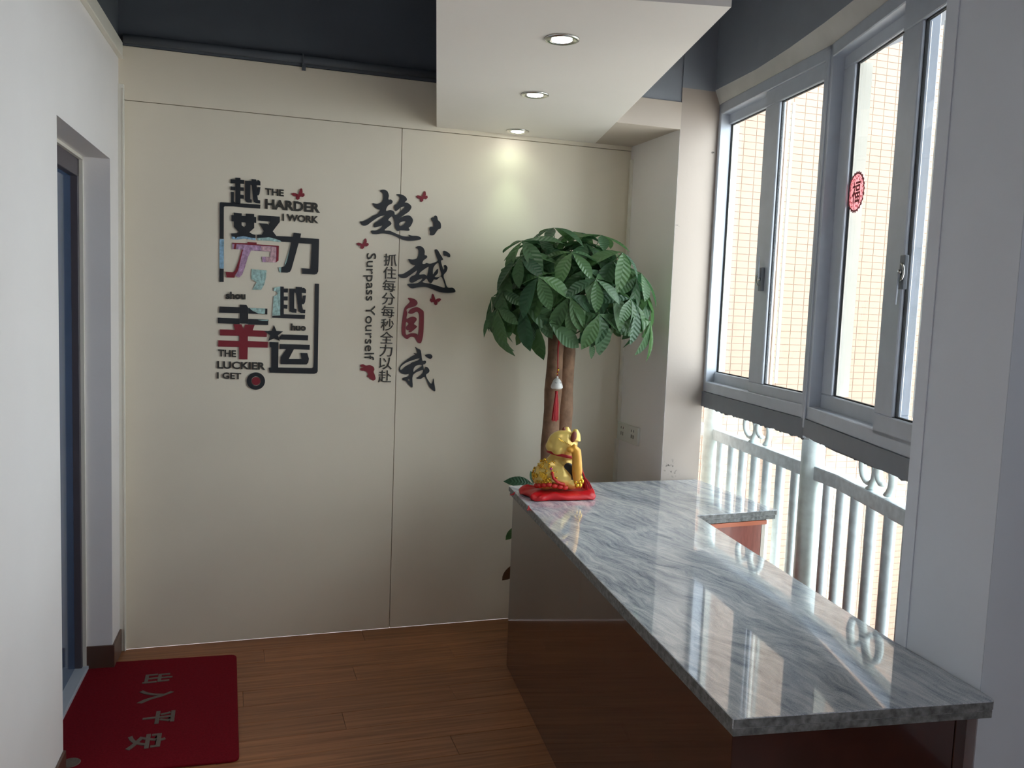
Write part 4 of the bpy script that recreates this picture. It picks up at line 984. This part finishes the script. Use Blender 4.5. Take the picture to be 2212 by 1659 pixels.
# ------------------------------------------------------------------ golden beckoning cat on its cushion
M_gold = mat('pale_gold_glaze', (232, 200, 112), .3, metal=.3, var=.12, scale=14)
M_gold2 = mat('bright_gold_leaf', (222, 176, 60), .25, metal=.85, var=.2, scale=60)
M_amber = mat('amber_gold_plastic', (226, 164, 64), .35, metal=.15, var=.08, scale=20)
M_ear = mat('brown_inner_ear', (112, 44, 24), .5)
M_cush = mat('red_satin', (200, 20, 30), .35, var=.12, scale=30, bump=.3, bscale=50)
M_redp = mat('red_painted_relief', (196, 40, 32), .4)
cc = atz(1204, 1068, HT+.005); CX_, CY_ = cc.x, cc.y
Cz = HT+.030
cu_ = empty('cushion', (CX_, CY_, HT), 'crumpled red satin cushion on the corner of the granite counter', 'cushion')
b = MB(); nu, nv = 28, 10
def cushp(a_, t_):
    # squarish outline with tufted wavy rim
    c1, s1 = cos(a_), sin(a_); e_ = .5
    x = math.copysign(abs(c1)**e_, c1)*.145; y_ = math.copysign(abs(s1)**e_, s1)*.098
    w = 1+.07*sin(5*a_+1)+.03*sin(11*a_)
    return Vector((x*w*t_, y_*w*t_, 0))
rings = []
for t_, z_ in ((.2, .024), (.6, .026), (.85, .025), (.97, .018), (1.0, .010), (.97, .003), (.85, .0005)):
    rings.append([b.bm.verts.new(Vector((CX_+.005, CY_+.0, HT)) + cushp(2*pi*k/40, t_) + Vector((0, 0, z_+(.006*sin(k*.94)+.004*sin(k*2.2+1))*(t_ > .8)*(z_ > .005)))) for k in range(40)])
for i in range(len(rings)-1):
    for k in range(40): b.bm.faces.new([rings[i][k], rings[i][(k+1) % 40], rings[i+1][(k+1) % 40], rings[i+1][k]])
b.bm.faces.new(rings[0]); b.bm.faces.new(rings[-1][::-1])
b.build('cushion_pad', M_cush, cu_, smooth=True)
for (px, py, dx, dy) in ((1113, 1062, -.5, -.3), (1142, 1092, -.2, -.8)):
    q0 = atz(px, py, HT+.012); b = MB(); 
    for k in range(9):
        a_ = k*.7; b.tube([q0, q0+Vector((.02*dx+.004*cos(a_), .02*dy+.004*sin(a_), -.008)), q0+Vector((.035*dx+.008*cos(a_), .035*dy+.006*sin(a_), -.0105 if True else 0))], .001, 4)
    b.build('corner_tassel', M_cord, cu_)
cat = empty('lucky_cat', (CX_, CY_, Cz), 'golden beckoning cat figurine with one raised arm, sitting on the red cushion', 'figurine')
def cp_(x, y, z): return Vector((CX_+x, CY_+y, Cz+z))
def remeshed(name, mb, vox, m, parent, sm_it=6):
    me = bpy.data.meshes.new('tmp'); mb.bm.to_mesh(me); mb.bm.free()
    o = bpy.data.objects.new('tmp', me); COL.objects.link(o)
    md = o.modifiers.new('r', 'REMESH'); md.mode = 'VOXEL'; md.voxel_size = vox
    s_ = o.modifiers.new('s', 'SMOOTH'); s_.iterations = sm_it; s_.factor = .5
    dg = bpy.context.evaluated_depsgraph_get(); m2 = bpy.data.meshes.new_from_object(o.evaluated_get(dg)); bpy.data.objects.remove(o)
    m2.materials.clear(); m2.materials.append(m)
    for p in m2.polygons: p.use_smooth = True
    return link(name, m2, None, parent)
# body and head as one mould; the cat faces -X (towards the doorway)
b = MB()
b.ball(cp_(.004, 0, .066), (.098, .078, .070)); b.ball(cp_(.018, 0, .085), (.072, .064, .075)); b.ball(cp_(-.045, 0, .045), (.055, .06, .048))
b.ball(cp_(.055, -.015, .035), (.045, .055, .038)); b.ball(cp_(.02, 0, .14), (.045, .045, .03))
hd = cp_(.022, -.005, .193)
b.ball(hd, (.066, .062, .055)); b.ball(hd+Vector((-.048, 0, -.012)), (.026, .034, .026)); b.ball(hd+Vector((-.03, -.03, -.02)), (.03, .03, .028))
# two ears
for yy, xx in ((-.034, .038), (.030, .024)):
    b.tube([hd+Vector((xx, yy, .018)), hd+Vector((xx+.006, yy, .046)), hd+Vector((xx+.004, yy*1.02, .066))], [.030, .020, .008], 12)
remeshed('body', b, .0035, M_gold, cat, 8)
b = MB(); e_c = hd+Vector((.026, -.056, .036)); b.ball(e_c, (.013, .008, .024), M=Euler((0, radians(12), 0)).to_matrix(), u=16, v=10); b.build('inner_ear', M_ear, cat, smooth=True)
b = MB(); e_c = hd+Vector((.012, .022, .050)); b.ball(e_c, (.009, .007, .016), u=12, v=8); b.build('inner_ear', M_ear, cat, smooth=True)
# whisker relief and closed eye
b = MB()
for k in range(5): b.tube([hd+Vector((-.040+.012*k, -.055-.003*k if k < 4 else -.06, .030-.006*k)), hd+Vector((-.028+.012*k, -.059, .018-.006*k))], .0012, 5)
b.build('face_relief', M_gold2, cat)
# slot and beckoning arm on the near side
b = MB(); b.ball(cp_(.036, -.062, .082), (.026, .010, .040), M=Euler((0, radians(-20), 0)).to_matrix()); b.build('arm_slot', M_slot, cat, smooth=True)
b = MB()
ap = [cp_(.060, -.085, .062), cp_(.058, -.092, .085), cp_(.054, -.096, .12), cp_(.052, -.096, .15), cp_(.048, -.094, .175), cp_(.036, -.092, .187), cp_(.024, -.092, .180)]
b.tube(ap, [.017, .022, .0215, .020, .021, .019, .012], 18)
b.ball(ap[0], (.018, .018, .016)); b.ball(ap[-1]+Vector((-.002, 0, 0)), (.016, .018, .012))
remeshed('beckoning_arm', b, .003, M_amber, cat, 5)
# collar and cord down to the tassel
b = MB(); b.tube([cp_(.020+.058*cos(t_), -.003+.056*sin(t_), .147-.012*cos(t_)) for t_ in [2*pi*k/28 for k in range(29)]], .0065, 8)
b.build('collar', M_cord, cat, smooth=True)
ts = cp_(.118, -.03, .052)
b = MB(); b.tube([cp_(.078, -.02, .14), cp_(.092, -.03, .115), cp_(.106, -.032, .08), ts], .0035, 6); b.ball(cp_(.079, -.015, .142), .010, u=10, v=8); b.build('collar_cord', M_cord, cat, smooth=True)
b = MB()
for k in range(60):
    a_ = rr_.random()*6.28; r2 = .006+rr_.random()*.022
    b.tube([ts, ts+Vector((.010+r2*.6*cos(a_), r2*.6*sin(a_), -.022)), ts+Vector((.018+r2*cos(a_), r2*sin(a_), -.046-rr_.random()*.008))], .0015, 4)
b.build('tassel', M_cord, cat)
# gold ornaments, coins and beads on the chest
def coin(b_, c, n, r_=.012):
    q_ = Vector(n).normalized().to_track_quat('Z', 'Y').to_matrix(); b_.lathe([(.0001, .003), (r_*.5, .003), (r_*.55, .0045), (r_*.9, .0045), (r_, .002), (r_, -.002), (.0001, -.002)], c, 14, q_)
orn = random.Random(9)
for k in range(16):
    th = radians(orn.uniform(150, 250)); ph_ = radians(orn.uniform(-25, 50))
    n = Vector((cos(th)*cos(ph_), sin(th)*cos(ph_), sin(ph_)))
    c = cp_(-.012, 0, .058)+Vector((n.x*.088, n.y*.072, n.z*.062)); b = MB(); coin(b, c, n, orn.uniform(.009, .014)); b.build('gold_coin', M_gold2, cat, smooth=False)
b = MB()
for k in range(70):
    th = radians(orn.uniform(165, 262)); ph_ = radians(orn.uniform(-35, 62))
    n = Vector((cos(th)*cos(ph_), sin(th)*cos(ph_), sin(ph_)))
    c = cp_(-.010, 0, .060)+Vector((n.x*.092, n.y*.077, n.z*.070)); b.ball(c, orn.uniform(.0025, .0055), u=7, v=5)
tag(b.build('gold_beads', M_gold2, cat, smooth=True), kind='stuff')
b = MB(); b.ball(cp_(-.060, -.02, .128), .007, u=10, v=8); b.ball(cp_(-.050, -.045, .115), .005, u=8, v=6); b.ball(cp_(-.066, .01, .118), .006, u=8, v=6); b.build('gold_bell', M_gold2, cat, smooth=True)
b = MB(); b.ball(cp_(-.046, -.060, .096), .006, u=8, v=6); tag(b.build('gem', mat('pink_gem', (190, 60, 130), .2), cat, smooth=True), label='pink gem')
b = MB()
for k in range(7):
    a_ = radians(195+k*14); b.ball(cp_(.094*cos(a_), .074*sin(a_), .030-.004*abs(k-3)), (.014, .010, .010), u=10, v=8)
b.tube([cp_(-.045, -.070, .085), cp_(-.040, -.074, .060), cp_(-.02, -.077, .042), cp_(.01, -.078, .032)], .006, 6)
b.build('painted_sash', M_redp, cat, smooth=True)
b = MB()
for k in range(6):
    a_ = k*pi/3; b.ball(cp_(.078+.014*cos(a_), -.068, .040+.018*sin(a_)), (.009, .006, .012), u=8, v=6)
b.ball(cp_(.078, -.073, .040), .007, u=8, v=6); b.build('leaf_ornament', M_gold2, cat, smooth=True)

cat.scale = (.93, .93, .93); cat.location.x -= .010
